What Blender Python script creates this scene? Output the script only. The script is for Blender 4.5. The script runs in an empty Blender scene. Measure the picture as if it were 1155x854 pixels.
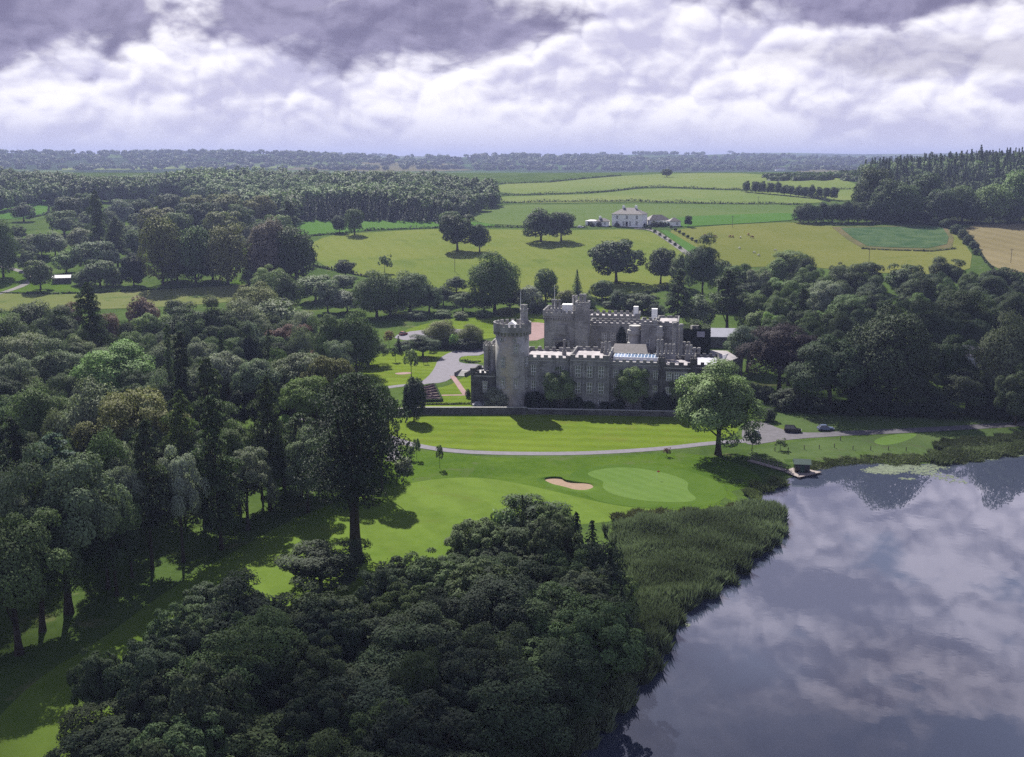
import bpy, math, random
import numpy as np
from mathutils import Vector, Matrix
from mathutils.geometry import delaunay_2d_cdt

R = math.radians
scene = bpy.context.scene
col = scene.collection

# ------------------------------------------------------------------ camera
CAM_H = 72.0
FPX = 1238.0                      # focal length in pixels of the 1155 px wide photograph
PITCH = R(11.37)
cam = bpy.data.objects.new('camera', bpy.data.cameras.new('camera'))
col.objects.link(cam)
cam.location = (0, 0, CAM_H)
cam.rotation_euler = (R(90) - PITCH, 0, 0)
cam.data.sensor_fit = 'HORIZONTAL'
cam.data.sensor_width = 36
cam.data.lens = 36 * FPX / 1155
cam.data.clip_start = 1
cam.data.clip_end = 60000
scene.camera = cam

# ------------------------------------------------------------------ light
SUN_EL, SUN_AZ = R(42), R(-16.5)          # azimuth from +Y towards +X
SUN_DIR = Vector((math.sin(SUN_AZ) * math.cos(SUN_EL), math.cos(SUN_AZ) * math.cos(SUN_EL), math.sin(SUN_EL)))
sun = bpy.data.objects.new('sun', bpy.data.lights.new('sun', 'SUN'))
col.objects.link(sun)
sun.data.energy = 5.0
sun.data.angle = R(0.53)
sun.data.color = (1.0, 0.95, 0.87)
sun.rotation_euler = SUN_DIR.to_track_quat('Z', 'Y').to_euler()
sun.location = (0, 0, 400)

scene.view_settings.view_transform = 'Standard'
scene.view_settings.look = 'None'
scene.view_settings.exposure = 1.3
scene.view_settings.gamma = 1
scene.view_settings.use_curve_mapping = False
scene.render.engine = 'CYCLES'
cy = scene.cycles
cy.max_bounces = 5
cy.diffuse_bounces = 2
cy.glossy_bounces = 3
cy.transmission_bounces = 3
cy.transparent_max_bounces = 24
cy.volume_bounces = 0
cy.use_denoising = False
cy.sample_clamp_indirect = 4
cy.caustics_reflective = False
cy.caustics_refractive = False


class NT:
    """tiny helper that writes node graphs"""
    def __init__(self, tree):
        self.t = tree
        self.n = tree.nodes
        self.n.clear()

    def add(self, typ, **kw):
        nd = self.n.new(typ)
        for k, v in kw.items():
            setattr(nd, k, v)
        return nd

    def link(self, a, b):
        self.t.links.new(a, b)

    def put(self, sock, v):
        if isinstance(v, bpy.types.NodeSocket):
            self.link(v, sock)
        else:
            if sock.type == 'RGBA' and len(v) == 3:
                v = (*v, 1)
            sock.default_value = v

    def math(self, op, a, b=None, c=None, clamp=False):
        nd = self.add('ShaderNodeMath', operation=op, use_clamp=clamp)
        self.put(nd.inputs[0], a)
        if b is not None:
            self.put(nd.inputs[1], b)
        if c is not None:
            self.put(nd.inputs[2], c)
        return nd.outputs[0]

    def mix(self, f, a, b, blend='MIX'):
        nd = self.add('ShaderNodeMix', data_type='RGBA', blend_type=blend)
        self.put(nd.inputs[0], f)
        self.put(nd.inputs[6], a)
        self.put(nd.inputs[7], b)
        return nd.outputs[2]

    def noise(self, vec, scale, detail=4, rough=0.5, dist=0.0):
        nd = self.add('ShaderNodeTexNoise')
        if vec is not None:
            self.link(vec, nd.inputs['Vector'])
        nd.inputs['Scale'].default_value = scale
        nd.inputs['Detail'].default_value = detail
        nd.inputs['Roughness'].default_value = rough
        nd.inputs['Distortion'].default_value = dist
        return nd.outputs['Fac']

    def ramp(self, f, lo, hi, a=0.0, b=1.0, smooth=True):
        nd = self.add('ShaderNodeMapRange', interpolation_type='SMOOTHSTEP' if smooth else 'LINEAR')
        self.put(nd.inputs[0], f)
        for i, v in enumerate((lo, hi, a, b)):
            nd.inputs[i + 1].default_value = v
        return nd.outputs[0]

    def xyz(self, x, y, z):
        nd = self.add('ShaderNodeCombineXYZ')
        for s, v in zip(nd.inputs, (x, y, z)):
            self.put(s, v)
        return nd.outputs[0]


# ------------------------------------------------------------------ sky
world = bpy.data.worlds.new('World')
scene.world = world
world.use_nodes = True
n = NT(world.node_tree)
sky = n.add('ShaderNodeTexSky', sky_type='NISHITA', sun_disc=False)
sky.sun_elevation = SUN_EL
sky.sun_rotation = SUN_AZ
sky.air_density = 1.0
sky.dust_density = 1.5
tc = n.add('ShaderNodeTexCoord')
sep = n.add('ShaderNodeSeparateXYZ')
n.link(tc.outputs['Generated'], sep.inputs[0])
az = n.math('ARCTAN2', sep.outputs[0], sep.outputs[1])
el = n.math('ARCSINE', sep.outputs[2])
elc = n.math('MAXIMUM', el, 0.0)
pv = n.xyz(n.math('MULTIPLY', az, 12.0), n.math('MULTIPLY', el, 24.0), 3.7)
pb = n.xyz(n.math('MULTIPLY', az, 4.0), n.math('MULTIPLY', el, 9.0), 9.1)
def billow(x, y, scale, seed):
    """heaped cauliflower shapes: rounded cells, large ones carrying small ones"""
    acc, amp, tot = None, 1.0, 0.0
    wx = n.noise(n.xyz(x, y, seed), scale * 1.3, 2, .5)
    wy = n.noise(n.xyz(x, y, seed + 7.3), scale * 1.3, 2, .5)
    X_ = n.math('ADD', x, n.math('MULTIPLY', n.math('SUBTRACT', wx, .5), 0.55 / scale))
    Y_ = n.math('ADD', y, n.math('MULTIPLY', n.math('SUBTRACT', wy, .5), 0.55 / scale))
    for k_ in range(3):
        v = n.add('ShaderNodeTexVoronoi', feature='F1', voronoi_dimensions='2D')
        n.link(n.xyz(n.math('ADD', X_, seed + k_ * 3.1), n.math('ADD', Y_, k_ * 1.7), 0.0), v.inputs['Vector'])
        v.inputs['Scale'].default_value = scale * 2.1 ** k_
        h_ = n.math('SUBTRACT', 1.0, n.math('MULTIPLY', v.outputs['Distance'], v.outputs['Distance']))
        h_ = n.math('MULTIPLY', h_, amp)
        acc = h_ if acc is None else n.math('ADD', acc, h_)
        tot += amp
        amp *= .52
    return n.math('DIVIDE', acc, tot)


ax, ay = n.math('MULTIPLY', az, 12.0), n.math('MULTIPLY', el, 15.0)
bil = billow(ax, ay, 1.1, 1.37)
bil2 = billow(n.math('ADD', ax, -0.03), n.math('ADD', ay, 0.11), 1.1, 1.37)
relief = n.math('SUBTRACT', bil, bil2)               # bright where the heap turns upward
puff = n.noise(pv, 1.5, 6, 0.6, 0.3)
big = n.noise(pb, 1.3, 4, 0.55, 0.2)              # the large masses
warp = n.math('SUBTRACT', n.noise(pv, 0.7, 5, 0.6, .3), 0.5)
lit = n.math('ADD', n.math('MULTIPLY', relief, 1.5), n.math('MULTIPLY', n.math('SUBTRACT', big, .5), -1.5))
lit = n.math('ADD', lit, n.math('MULTIPLY', n.math('SUBTRACT', puff, .5), 1.0))
lit = n.ramp(lit, -0.34, 0.30)
white = n.mix(lit, (2.75, 2.68, 3.6), (5.05, 4.95, 5.25))
hz = n.ramp(elc, 0.006, 0.05, 1.0, 0.0)
white = n.mix(n.math('MULTIPLY', hz, 0.85), white, (2.95, 2.9, 3.75))
# dark bellied clouds at the top of the view
dark = 0.0
for (a0, e0, ra, re_) in ((-0.44, 0.114, 0.16, 0.052), (-0.13, 0.118, 0.19, 0.044), (0.34, 0.152, 0.27, 0.048),
                          (-0.75, 0.10, 0.2, 0.05), (0.8, 0.13, 0.25, 0.05)):
    dx = n.math('DIVIDE', n.math('SUBTRACT', az, a0), ra)
    dy = n.math('DIVIDE', n.math('SUBTRACT', el, e0), re_)
    q = n.math('ADD', n.math('MULTIPLY', dx, dx), n.math('MULTIPLY', dy, dy))
    q = n.math('ADD', q, n.math('ADD', n.math('MULTIPLY', warp, 2.5), n.math('MULTIPLY', n.math('SUBTRACT', bil, .68), 1.3)))
    m = n.ramp(q, 0.6, 1.2, 1.0, 0.0)
    dark = m if dark == 0.0 else n.math('MAXIMUM', dark, m)
darkcol = n.mix(n.ramp(n.math('ADD', puff, n.math('MULTIPLY', relief, .8)), 0.3, 0.72), (.92, 0.86, 1.45), (1.6, 1.5, 2.3))
dx = n.math('DIVIDE', n.math('SUBTRACT', az, 0.36), 0.12)
dy = n.math('DIVIDE', n.math('SUBTRACT', el, 0.083), 0.018)
q = n.math('ADD', n.math('ADD', n.math('MULTIPLY', dx, dx), n.math('MULTIPLY', dy, dy)), n.math('MULTIPLY', warp, 5.0))
dark = n.math('MAXIMUM', dark, n.ramp(q, 0.0, 1.6, 0.55, 0.0))      # a fainter bank at the right
low = n.mix(n.math('MULTIPLY', dark, 0.95), white, darkcol)
# higher up: broken cloud on grey blue sky
hi_m = n.ramp(n.math('ADD', n.math('ADD', big, n.math('ADD', n.math('MULTIPLY', warp, 0.5), n.math('MULTIPLY', n.math('SUBTRACT', bil, .68), .25))), n.ramp(az, -0.05, 0.35, 0.0, 0.10)), 0.48, 0.58)
hi_c = n.mix(lit, (2.4, 2.25, 3.2), (7.4, 6.8, 8.0))
skyc = n.mix(0.75, sky.outputs[0], n.mix(n.ramp(elc, 0.6, 0.85), (1.75, 1.8, 2.9), (1.0, 1.1, 1.9)))
hi_fade = n.ramp(n.math('ADD', elc, n.math('MULTIPLY', warp, 0.25)), 0.42, 0.50, 1.0, 0.12)
hi_fade = n.math('MULTIPLY', hi_fade, n.ramp(n.math('ABSOLUTE', az), 0.7, 1.2, 1.0, 0.2))
high = n.mix(n.math('MULTIPLY', hi_m, hi_fade), skyc, hi_c)
fin = n.mix(n.ramp(elc, 0.15, 0.20), low, high)
bg = n.add('ShaderNodeBackground')
n.link(fin, bg.inputs[0])
bg.inputs[1].default_value = 0.09
out = n.add('ShaderNodeOutputWorld')
n.link(bg.outputs[0], out.inputs[0])

# ------------------------------------------------------------------ pixels of the photograph -> places on the land
def interp(y, pts):
    xs, zs = zip(*pts)
    acc = 0
    for o in (-40, -24, -8, 8, 24, 40):
        acc = acc + np.interp(y + o, xs, zs)
    return acc / 6


RISE = [(0, 0), (475, 0), (560, 6), (800, 27), (1200, 41), (1600, 51), (1900, 47), (2300, 36), (2900, 40), (3800, 52), (5500, 50), (8000, 56), (16000, 40)]


def hb(x, y):
    """height of the land without the lake basin"""
    x = np.asarray(x, float)
    y = np.asarray(y, float)
    z = interp(y, RISE)
    g = lambda cx, cy_, sx, sy: np.exp(-((x - cx) / sx) ** 2 - ((y - cy_) / sy) ** 2)
    z = z + 20 * g(570, 1200, 260, 230)                               # wooded hill at the right
    z = z - 7 * g(-330, 900, 300, 260)                                # the hollow with the left copse
    far = 1 / (1 + np.exp(-(y - 2100) / 200))
    z = z + far * (5 * np.sin(x / 420 + 1.0) * np.sin(y / 600) + 4 * np.sin(x / 190 + y / 310))
    z = z + 9 / (1 + np.exp(-(y - 2900) / 200)) * np.sin(x / 800 + .7) * np.sin(y / 700 + x / 1900)
    z = z + 30 * g(-1500, 4000, 1900, 700) + 22 * g(900, 5200, 1500, 800)
    z = z + 38 * g(-1300, 6600, 1200, 900) + 30 * g(-3600, 6800, 1500, 900) + 26 * g(900, 7600, 900, 700)
    z = z + 44 * g(2900, 7000, 1000, 700) + 40 * g(1900, 7800, 700, 600)
    return z


CP, SP = math.cos(PITCH), math.sin(PITCH)


def ray(px, py):
    a, b = (px - 577.5) / FPX, (427 - py) / FPX
    return np.array((a, CP + b * SP, -SP + b * CP))


STEPS = np.geomspace(60, 17000, 900)


def G(px, py, dz=0.0):
    """where the line of sight through a pixel is dz above the land"""
    d = ray(px, py)
    p = d[None, :] * STEPS[:, None]
    gap = p[:, 2] + CAM_H - hb(p[:, 0], p[:, 1]) - dz
    k = int(np.argmax(gap < 0))
    if gap[k] >= 0:
        k = len(STEPS) - 1
    lo, hi = STEPS[max(k - 1, 0)], STEPS[k]
    for _ in range(30):
        m = (lo + hi) / 2
        q = d * m
        if q[2] + CAM_H - float(hb(q[0], q[1])) - dz < 0:
            hi = m
        else:
            lo = m
    q = d * hi
    return Vector((q[0], q[1], q[2] + CAM_H - dz))


def pxm(p, z=0.0):
    """pixels per metre at a place"""
    return FPX / (p[1] * CP + (CAM_H - z) * SP)


def proj(x, y, z):
    zc = y * CP + (CAM_H - z) * SP
    yc = y * SP - (CAM_H - z) * CP
    return 577.5 + FPX * x / zc, 427 - FPX * yc / zc


def chaikin(pts, it=2, closed=True):
    p = [Vector((q[0], q[1])) for q in pts]
    for _ in range(it):
        o = []
        k = len(p)
        for i in range(k if closed else k - 1):
            a, b = p[i], p[(i + 1) % k]
            o += [a * .75 + b * .25, a * .25 + b * .75]
        if not closed:
            o = [p[0]] + o + [p[-1]]
        p = o
    return p


def inside(poly, x, y):
    x = np.asarray(x, float)
    y = np.asarray(y, float)
    res = np.zeros(x.shape, bool)
    k = len(poly)
    for i in range(k):
        x1, y1 = poly[i][0], poly[i][1]
        x2, y2 = poly[(i + 1) % k][0], poly[(i + 1) % k][1]
        if y1 == y2:
            continue
        c = ((y1 > y) != (y2 > y)) & (x < (x2 - x1) * (y - y1) / (y2 - y1) + x1)
        res ^= c
    return res


def edge_dist(poly, x, y):
    d = np.full(np.shape(x), 1e9)
    k = len(poly)
    for i in range(k):
        ax, ay = poly[i][0], poly[i][1]
        bx, by = poly[(i + 1) % k][0], poly[(i + 1) % k][1]
        dx, dy = bx - ax, by - ay
        t = np.clip(((x - ax) * dx + (y - ay) * dy) / max(dx * dx + dy * dy, 1e-9), 0, 1)
        d = np.minimum(d, np.hypot(x - ax - t * dx, y - ay - t * dy))
    return d


# ------------------------------------------------------------------ materials
def new_mat(name):
    m = bpy.data.materials.new(name)
    m.use_nodes = True
    return m, NT(m.node_tree)


def principled(nt, base, rough=0.8, spec=0.3, metal=0.0, normal=None):
    b = nt.add('ShaderNodeBsdfPrincipled')
    nt.put(b.inputs['Base Color'], base)
    nt.put(b.inputs['Roughness'], rough)
    b.inputs['Specular IOR Level'].default_value = spec
    b.inputs['Metallic'].default_value = metal
    if normal is not None:
        nt.link(normal, b.inputs['Normal'])
    o = nt.add('ShaderNodeOutputMaterial')
    nt.link(b.outputs[0], o.inputs[0])
    return b, o


def bump(nt, height, strength=0.3, dist=0.1):
    b = nt.add('ShaderNodeBump')
    b.inputs['Strength'].default_value = strength
    b.inputs['Distance'].default_value = dist
    nt.link(height, b.inputs['Height'])
    return b.outputs[0]


def pos(nt):
    return nt.add('ShaderNodeNewGeometry').outputs['Position']


def plain(name, c, rough=0.7, spec=0.3, metal=0.0, var=0.18, scale=1.5):
    m, t = new_mat(name)
    tcn = t.add('ShaderNodeTexCoord')
    f = t.noise(tcn.outputs['Object'], scale, 5, 0.6)
    lo = tuple(v * (1 - var) for v in c)
    hi = tuple(min(1, v * (1 + var)) for v in c)
    principled(t, t.mix(t.ramp(f, 0.3, 0.7), lo, hi), rough, spec, metal)
    return m


def grass(name, c1, c2, big=0.02, small=0.35, stripe=0.0, ang=0.0, width=5.0, c3=None, rough_n=0.5):
    """turf: two greens mixed by broad and fine noise, mowing bands when stripe > 0"""
    m, t = new_mat(name)
    P_ = pos(t)
    a = t.noise(P_, big, 5, 0.6, 0.4)
    b = t.noise(P_, small, 6, 0.7)
    f = t.math('ADD', t.math('MULTIPLY', a, 0.62), t.math('MULTIPLY', b, 0.38))
    c = t.mix(t.ramp(f, 0.36, 0.64), c1, c2)
    if c3:
        k = t.noise(P_, big * 2.7, 6, 0.65, 0.8)
        c = t.mix(t.ramp(k, 0.55, 0.72), c, c3)
    if stripe > 0:
        sp = t.add('ShaderNodeSeparateXYZ')
        t.link(P_, sp.inputs[0])
        u = t.math('ADD', t.math('MULTIPLY', sp.outputs[0], math.cos(ang)), t.math('MULTIPLY', sp.outputs[1], math.sin(ang)))
        u = t.math('ADD', u, t.math('MULTIPLY', a, 6.0))
        s = t.ramp(t.math('SINE', t.math('MULTIPLY', u, math.pi / width)), -0.4, 0.4, 1 - stripe, 1 + stripe)
        mul = t.add('ShaderNodeVectorMath', operation='SCALE')
        t.link(c, mul.inputs[0])
        t.link(s, mul.inputs['Scale'])
        c = mul.outputs[0]
    fine = t.noise(P_, 3.0, 4, 0.7)
    principled(t, c, 1.0, 0.0, normal=bump(t, fine, rough_n, 0.12))
    return m


M = {}
M['lawn'] = grass('lawn turf', (.066, .102, .012), (.092, .128, .018), .035, .3, .06, 1.45, 3.2, c3=(.085, .105, .018))
M['fairway'] = grass('fairway turf', (.060, .098, .016), (.084, .126, .024), .03, .3, .04, 0.45, 6, c3=(.078, .105, .022))
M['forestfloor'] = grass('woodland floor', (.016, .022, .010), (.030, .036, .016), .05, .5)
M['rough'] = grass('rough turf', (.034, .066, .009), (.058, .096, .014), .04, .5, c3=(.06, .08, .028))
M['green'] = grass('putting green turf', (.066, .112, .026), (.078, .124, .032), .05, .4, .03, 0.7, 1.6, rough_n=.1)
M['collar'] = grass('green collar turf', (.040, .076, .012), (.054, .092, .016), .05, .4)
M['dullgrass'] = grass('dull shore grass', (.040, .064, .022), (.058, .085, .030), .05, .5, c3=(.05, .06, .03))
M['meadow'] = grass('meadow grass', (.082, .112, .024), (.110, .128, .032), .014, .2, .015, .3, 4, c3=(.068, .096, .022))
M['olive'] = grass('olive pasture', (.086, .100, .024), (.110, .116, .034), .012, .2, .015, 1.1, 4, c3=(.078, .096, .026))
M['vivid'] = grass('fresh pasture', (.040, .092, .018), (.054, .106, .022), .012, .15)
M['pale'] = grass('pale hill pasture', (.085, .118, .034), (.112, .135, .045), .008, .1, c3=(.075, .115, .032))
M['hillgreen'] = grass('green hill pasture', (.058, .092, .026), (.076, .105, .034), .008, .1)
M['straw'] = grass('pale dry meadow', (.085, .105, .032), (.115, .122, .05), .02, .2, c3=(.05, .08, .025))
M['stubble'] = grass('stubble', (.122, .104, .052), (.150, .128, .070), .012, .3, .05, 0.3, 7, c3=(.12, .10, .05))
M['kale'] = grass('leafy crop', (.026, .056, .024), (.058, .088, .040), .09, .9, .12, 1.0, 2.5, c3=(.05, .08, .04), rough_n=1.0)
M['weeds'] = grass('weedy margin', (.060, .070, .026), (.10, .085, .045), .06, .6, rough_n=1.0)
M['reedbed'] = grass('reed bed floor', (.028, .045, .018), (.05, .065, .03), .08, .6)
M['gravel'] = plain('pale tarmac', (.105, .098, .118), .9, .2, var=.14, scale=.6)
M['asphalt'] = plain('worn asphalt', (.072, .068, .078), .9, .2, var=.2, scale=.5)
M['redgravel'] = plain('pink gravel', (.19, .125, .12), .95, .1, var=.15, scale=.5)
M['track'] = plain('farm track', (.115, .11, .105), .95, .1, var=.25, scale=.3)
M['sand'] = plain('bunker sand', (.19, .135, .095), .95, .1, var=.1, scale=1.2)
M['white'] = plain('white paint', (.78, .78, .77), .6, .3, var=.05)
M['whitewall'] = plain('white render', (.76, .75, .74), .8, .2, var=.07, scale=.4)
M['slate'] = plain('slate', (.075, .066, .07), .75, .3, var=.25, scale=.9)
M['paleroof'] = plain('pale flat roof', (.25, .232, .24), .85, .2, var=.22, scale=.35)
M['greyroof'] = plain('grey sheet roof', (.30, .30, .34), .6, .3, var=.1, scale=.4)
M['lead'] = plain('lead roof', (.13, .125, .135), .6, .3, var=.25, scale=.5)
M['bark'] = plain('bark', (.040, .032, .025), .95, .1, var=.35, scale=3)
M['wood'] = plain('weathered boards', (.20, .17, .16), .85, .2, var=.25, scale=3)
M['post'] = plain('post timber', (.08, .065, .05), .9, .1, var=.25, scale=3)
M['greenpaint'] = plain('dark green paint', (.012, .040, .030), .5, .4, var=.15)
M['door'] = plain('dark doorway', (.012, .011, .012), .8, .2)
M['redflag'] = plain('red cloth', (.5, .03, .02), .8, .1)
M['wool'] = plain('wool', (.5, .48, .42), .95, .05, var=.15)
M['cowhide'] = plain('brown hide', (.16, .07, .035), .9, .1, var=.3)
M['tyre'] = plain('tyre rubber', (.012, .012, .012), .8, .2)
M['rim'] = plain('wheel rim', (.4, .4, .4), .35, .5, .8)
M['lamp'] = plain('lamp lens', (.65, .65, .62), .15, .6)
M['carglass'] = plain('car glass', (.015, .018, .022), .06, .8)
M['silver'] = plain('silver car paint', (.42, .43, .45), .28, .6, .35, var=.04)
M['black'] = plain('black car paint', (.008, .008, .010), .22, .6, var=.04)
M['bluepaint'] = plain('steel blue car paint', (.12, .16, .26), .28, .6, .3, var=.04)
M['redpaint'] = plain('dark red car paint', (.20, .02, .02), .28, .6, .1, var=.04)
M['glassroof'] = plain('roof glazing', (.11, .17, .27), .12, .6, var=.15, scale=.6)
M['pane'] = plain('window glass', (.11, .115, .125), .12, .6, var=.5, scale=.4)
M['dressing'] = plain('dressed stone', (.30, .295, .28), .85, .2, var=.15, scale=1.2)
M['boxhedge'] = plain('box leaves', (.022, .035, .016), 1.0, 0.0, var=.4, scale=3)
M['flowers'] = plain('bedding plants', (.11, .075, .085), .9, .1, var=.45, scale=2.5)


def stone_mat(name, c1, c2, stain=None):
    m, t = new_mat(name)
    tcn = t.add('ShaderNodeTexCoord')
    ob = tcn.outputs['Object']
    sp = t.add('ShaderNodeSeparateXYZ')
    t.link(ob, sp.inputs[0])
    u = t.math('ADD', sp.outputs[0], t.math('MULTIPLY', sp.outputs[1], 0.83))
    v = t.xyz(u, sp.outputs[2], 0.0)
    br = t.add('ShaderNodeTexBrick')
    t.link(v, br.inputs['Vector'])
    br.inputs['Scale'].default_value = 1.0
    br.inputs['Brick Width'].default_value = 0.95
    br.inputs['Row Height'].default_value = 0.42
    br.inputs['Mortar Size'].default_value = 0.018
    br.inputs['Color1'].default_value = (*c1, 1)
    br.inputs['Color2'].default_value = (*c2, 1)
    br.inputs['Mortar'].default_value = (*(x * 0.62 for x in c1), 1)
    f = t.noise(ob, 0.22, 7, 0.65, 0.5)
    c = t.mix(t.ramp(f, 0.38, 0.66), br.outputs[0], tuple(x * 0.62 for x in c1), 'MIX')
    g = t.noise(ob, 1.1, 6, 0.7)
    c = t.mix(t.ramp(g, 0.52, 0.75, 0, .5), c, tuple(x * 1.25 for x in c2))
    st = t.noise(t.xyz(t.math('MULTIPLY', u, 1.2), t.math('MULTIPLY', sp.outputs[2], 0.12), 5.0), 1.0, 5, 0.7)
    c = t.mix(t.ramp(st, 0.52, 0.72, 0, .55), c, tuple(x * 0.5 for x in c1))          # rain streaks
    if stain:
        k = t.ramp(t.math('ADD', sp.outputs[0], t.math('MULTIPLY', f, 3.0)), -2.4, 0.2, 0, 1)
        k2 = t.ramp(t.math('ADD', sp.outputs[0], t.math('MULTIPLY', g, 2.0)), 0.8, 3.6, 1, 0)
        c = t.mix(t.math('MULTIPLY', t.math('MULTIPLY', k, k2), t.ramp(g, .3, .7, .1, .75)), c, stain)
    principled(t, c, 0.9, 0.2, normal=bump(t, br.outputs['Fac'], -0.4, 0.04))
    return m


M['stone'] = stone_mat('grey limestone', (.225, .222, .215), (.32, .315, .305))
M['towerstone'] = stone_mat('lichened limestone', (.36, .35, .325), (.47, .455, .425), (.42, .35, .23))
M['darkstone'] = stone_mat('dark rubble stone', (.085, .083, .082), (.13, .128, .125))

# water
m, t = new_mat('lake water')
P_ = pos(t)
w = t.noise(P_, 0.55, 3, 0.5, 0.2)
w2 = t.noise(P_, 0.05, 3, 0.5, 0.3)
hgt = t.math('MULTIPLY', w, t.ramp(w2, .35, .7, .25, 1.0))
b, o_ = principled(t, (.033, .040, .063), 0.012, 0.5, normal=bump(t, hgt, 0.035, 0.12))
b.inputs['IOR'].default_value = 1.58
M['water'] = m

# foliage: the tree's own colour from the object, leaf to leaf variation from the mesh
m, t = new_mat('foliage')
oi = t.add('ShaderNodeObjectInfo')
at = t.add('ShaderNodeAttribute', attribute_name='tint')
mul = t.add('ShaderNodeVectorMath', operation='SCALE')
t.link(oi.outputs['Color'], mul.inputs[0])
t.link(at.outputs['Fac'], mul.inputs['Scale'])
b = t.add('ShaderNodeBsdfPrincipled')
t.link(mul.outputs[0], b.inputs['Base Color'])
b.inputs['Roughness'].default_value = 0.75
b.inputs['Specular IOR Level'].default_value = 0.12
tr = t.add('ShaderNodeBsdfTranslucent')
yel = t.add('ShaderNodeVectorMath', operation='MULTIPLY')
t.link(mul.outputs[0], yel.inputs[0])
yel.inputs[1].default_value = (1.0, 1.1, 0.75)
t.link(yel.outputs[0], tr.inputs[0])
mx = t.add('ShaderNodeMixShader')
mx.inputs[0].default_value = 0.22
t.link(b.outputs[0], mx.inputs[1])
t.link(tr.outputs[0], mx.inputs[2])
o_ = t.add('ShaderNodeOutputMaterial')
t.link(mx.outputs[0], o_.inputs[0])
M['foliage'] = m

HAZE = 1.3e-4
SHADE_CLOUDS = [(-55, 104, 195, 58, 3, .18, 170), (195, 335, 120, 80, 4, .15, 70)]      # unseen clouds added for shade: where it falls, how wide, seed, opacity, lobes

# ------------------------------------------------------------------ mesh helpers
class MB:
    def __init__(self):
        self.v, self.f, self.mi = [], [], []
        self.M = Matrix.Identity(4)

    def verts(self, pts):
        k = len(self.v)
        self.v += [tuple(self.M @ Vector(p)) for p in pts]
        return k

    def face(self, idx, mi=0):
        self.f.append(tuple(idx))
        self.mi.append(mi)

    def box(self, x0, x1, y0, y1, z0, z1, mi=0, rz=0.0):
        pts = [(x0, y0, z0), (x1, y0, z0), (x1, y1, z0), (x0, y1, z0), (x0, y0, z1), (x1, y0, z1), (x1, y1, z1), (x0, y1, z1)]
        k = self.verts(pts)
        for q in ((0, 3, 2, 1), (4, 5, 6, 7), (0, 1, 5, 4), (1, 2, 6, 5), (2, 3, 7, 6), (3, 0, 4, 7)):
            self.face([k + i for i in q], mi)
        return self

    def obox(self, c, d, length, width, z0, z1, mi=0):
        """box centred on c = (x, y), its length along direction d"""
        d = Vector((d[0], d[1])).normalized()
        e = Vector((-d.y, d.x))
        c = Vector((c[0], c[1]))
        self.prism([c - d * length / 2 - e * width / 2, c + d * length / 2 - e * width / 2, c + d * length / 2 + e * width / 2, c - d * length / 2 + e * width / 2], z0, z1, mi)

    def prism(self, poly, z0, z1, mi=0, topmi=None):
        area = sum(poly[i][0] * poly[(i + 1) % len(poly)][1] - poly[(i + 1) % len(poly)][0] * poly[i][1] for i in range(len(poly)))
        if area < 0:
            poly = list(poly)[::-1]
        k = self.verts([(p[0], p[1], z0) for p in poly] + [(p[0], p[1], z1) for p in poly])
        N = len(poly)
        self.face([k + i for i in range(N)][::-1], mi)
        self.face([k + N + i for i in range(N)], mi if topmi is None else topmi)
        for i in range(N):
            j = (i + 1) % N
            self.face((k + i, k + j, k + N + j, k + N + i), mi)
        return self

    def lathe(self, cx, cy_, prof, seg=24, mi=0, cap=True, ph=0.0):
        k = len(self.v)
        for (r, z) in prof:
            self.verts([(cx + r * math.cos(2 * math.pi * i / seg + ph), cy_ + r * math.sin(2 * math.pi * i / seg + ph), z) for i in range(seg)])
        for a in range(len(prof) - 1):
            for i in range(seg):
                j = (i + 1) % seg
                self.face((k + a * seg + i, k + a * seg + j, k + (a + 1) * seg + j, k + (a + 1) * seg + i), mi)
        if cap:
            self.face([k + i for i in range(seg)][::-1], mi)
            self.face([k + (len(prof) - 1) * seg + i for i in range(seg)], mi)
        return self

    def tube(self, pts, rad, seg=7, mi=0):
        k = len(self.v)
        pts = [Vector(p) for p in pts]
        for i, p in enumerate(pts):
            d = (pts[min(i + 1, len(pts) - 1)] - pts[max(i - 1, 0)]).normalized()
            a = d.orthogonal().normalized() if abs(d.z) < .9 else Vector((1, 0, 0))
            a = (a - d * a.dot(d)).normalized()
            e = d.cross(a)
            self.verts([p + (a * math.cos(2 * math.pi * q / seg) + e * math.sin(2 * math.pi * q / seg)) * rad[i] for q in range(seg)])
        for i in range(len(pts) - 1):
            for q in range(seg):
                r_ = (q + 1) % seg
                self.face((k + i * seg + q, k + i * seg + r_, k + (i + 1) * seg + r_, k + (i + 1) * seg + q), mi)
        self.face([k + q for q in range(seg)][::-1], mi)
        self.face([k + (len(pts) - 1) * seg + q for q in range(seg)], mi)
        return self

    def mesh(self, name, mats, smooth=False):
        me = bpy.data.meshes.new(name)
        me.from_pydata(self.v, [], self.f)
        for q in (mats if isinstance(mats, (list, tuple)) else [mats]):
            me.materials.append(q)
        me.polygons.foreach_set('material_index', self.mi)
        if smooth:
            me.polygons.foreach_set('use_smooth', [True] * len(self.f))
        me.update()
        return me

    def build(self, name, mats, parent=None, smooth=False):
        return put(name, self.mesh(name, mats, smooth), parent)


def put(name, me, parent=None):
    o = bpy.data.objects.new(name, me)
    col.objects.link(o)
    if parent:
        o.parent = parent
    return o


def tag(o, label=None, cat=None, group=None, kind=None):
    if label:
        o['label'] = label
    if cat:
        o['category'] = cat
    if group:
        o['group'] = group
    if kind:
        o['kind'] = kind
    return o


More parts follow.
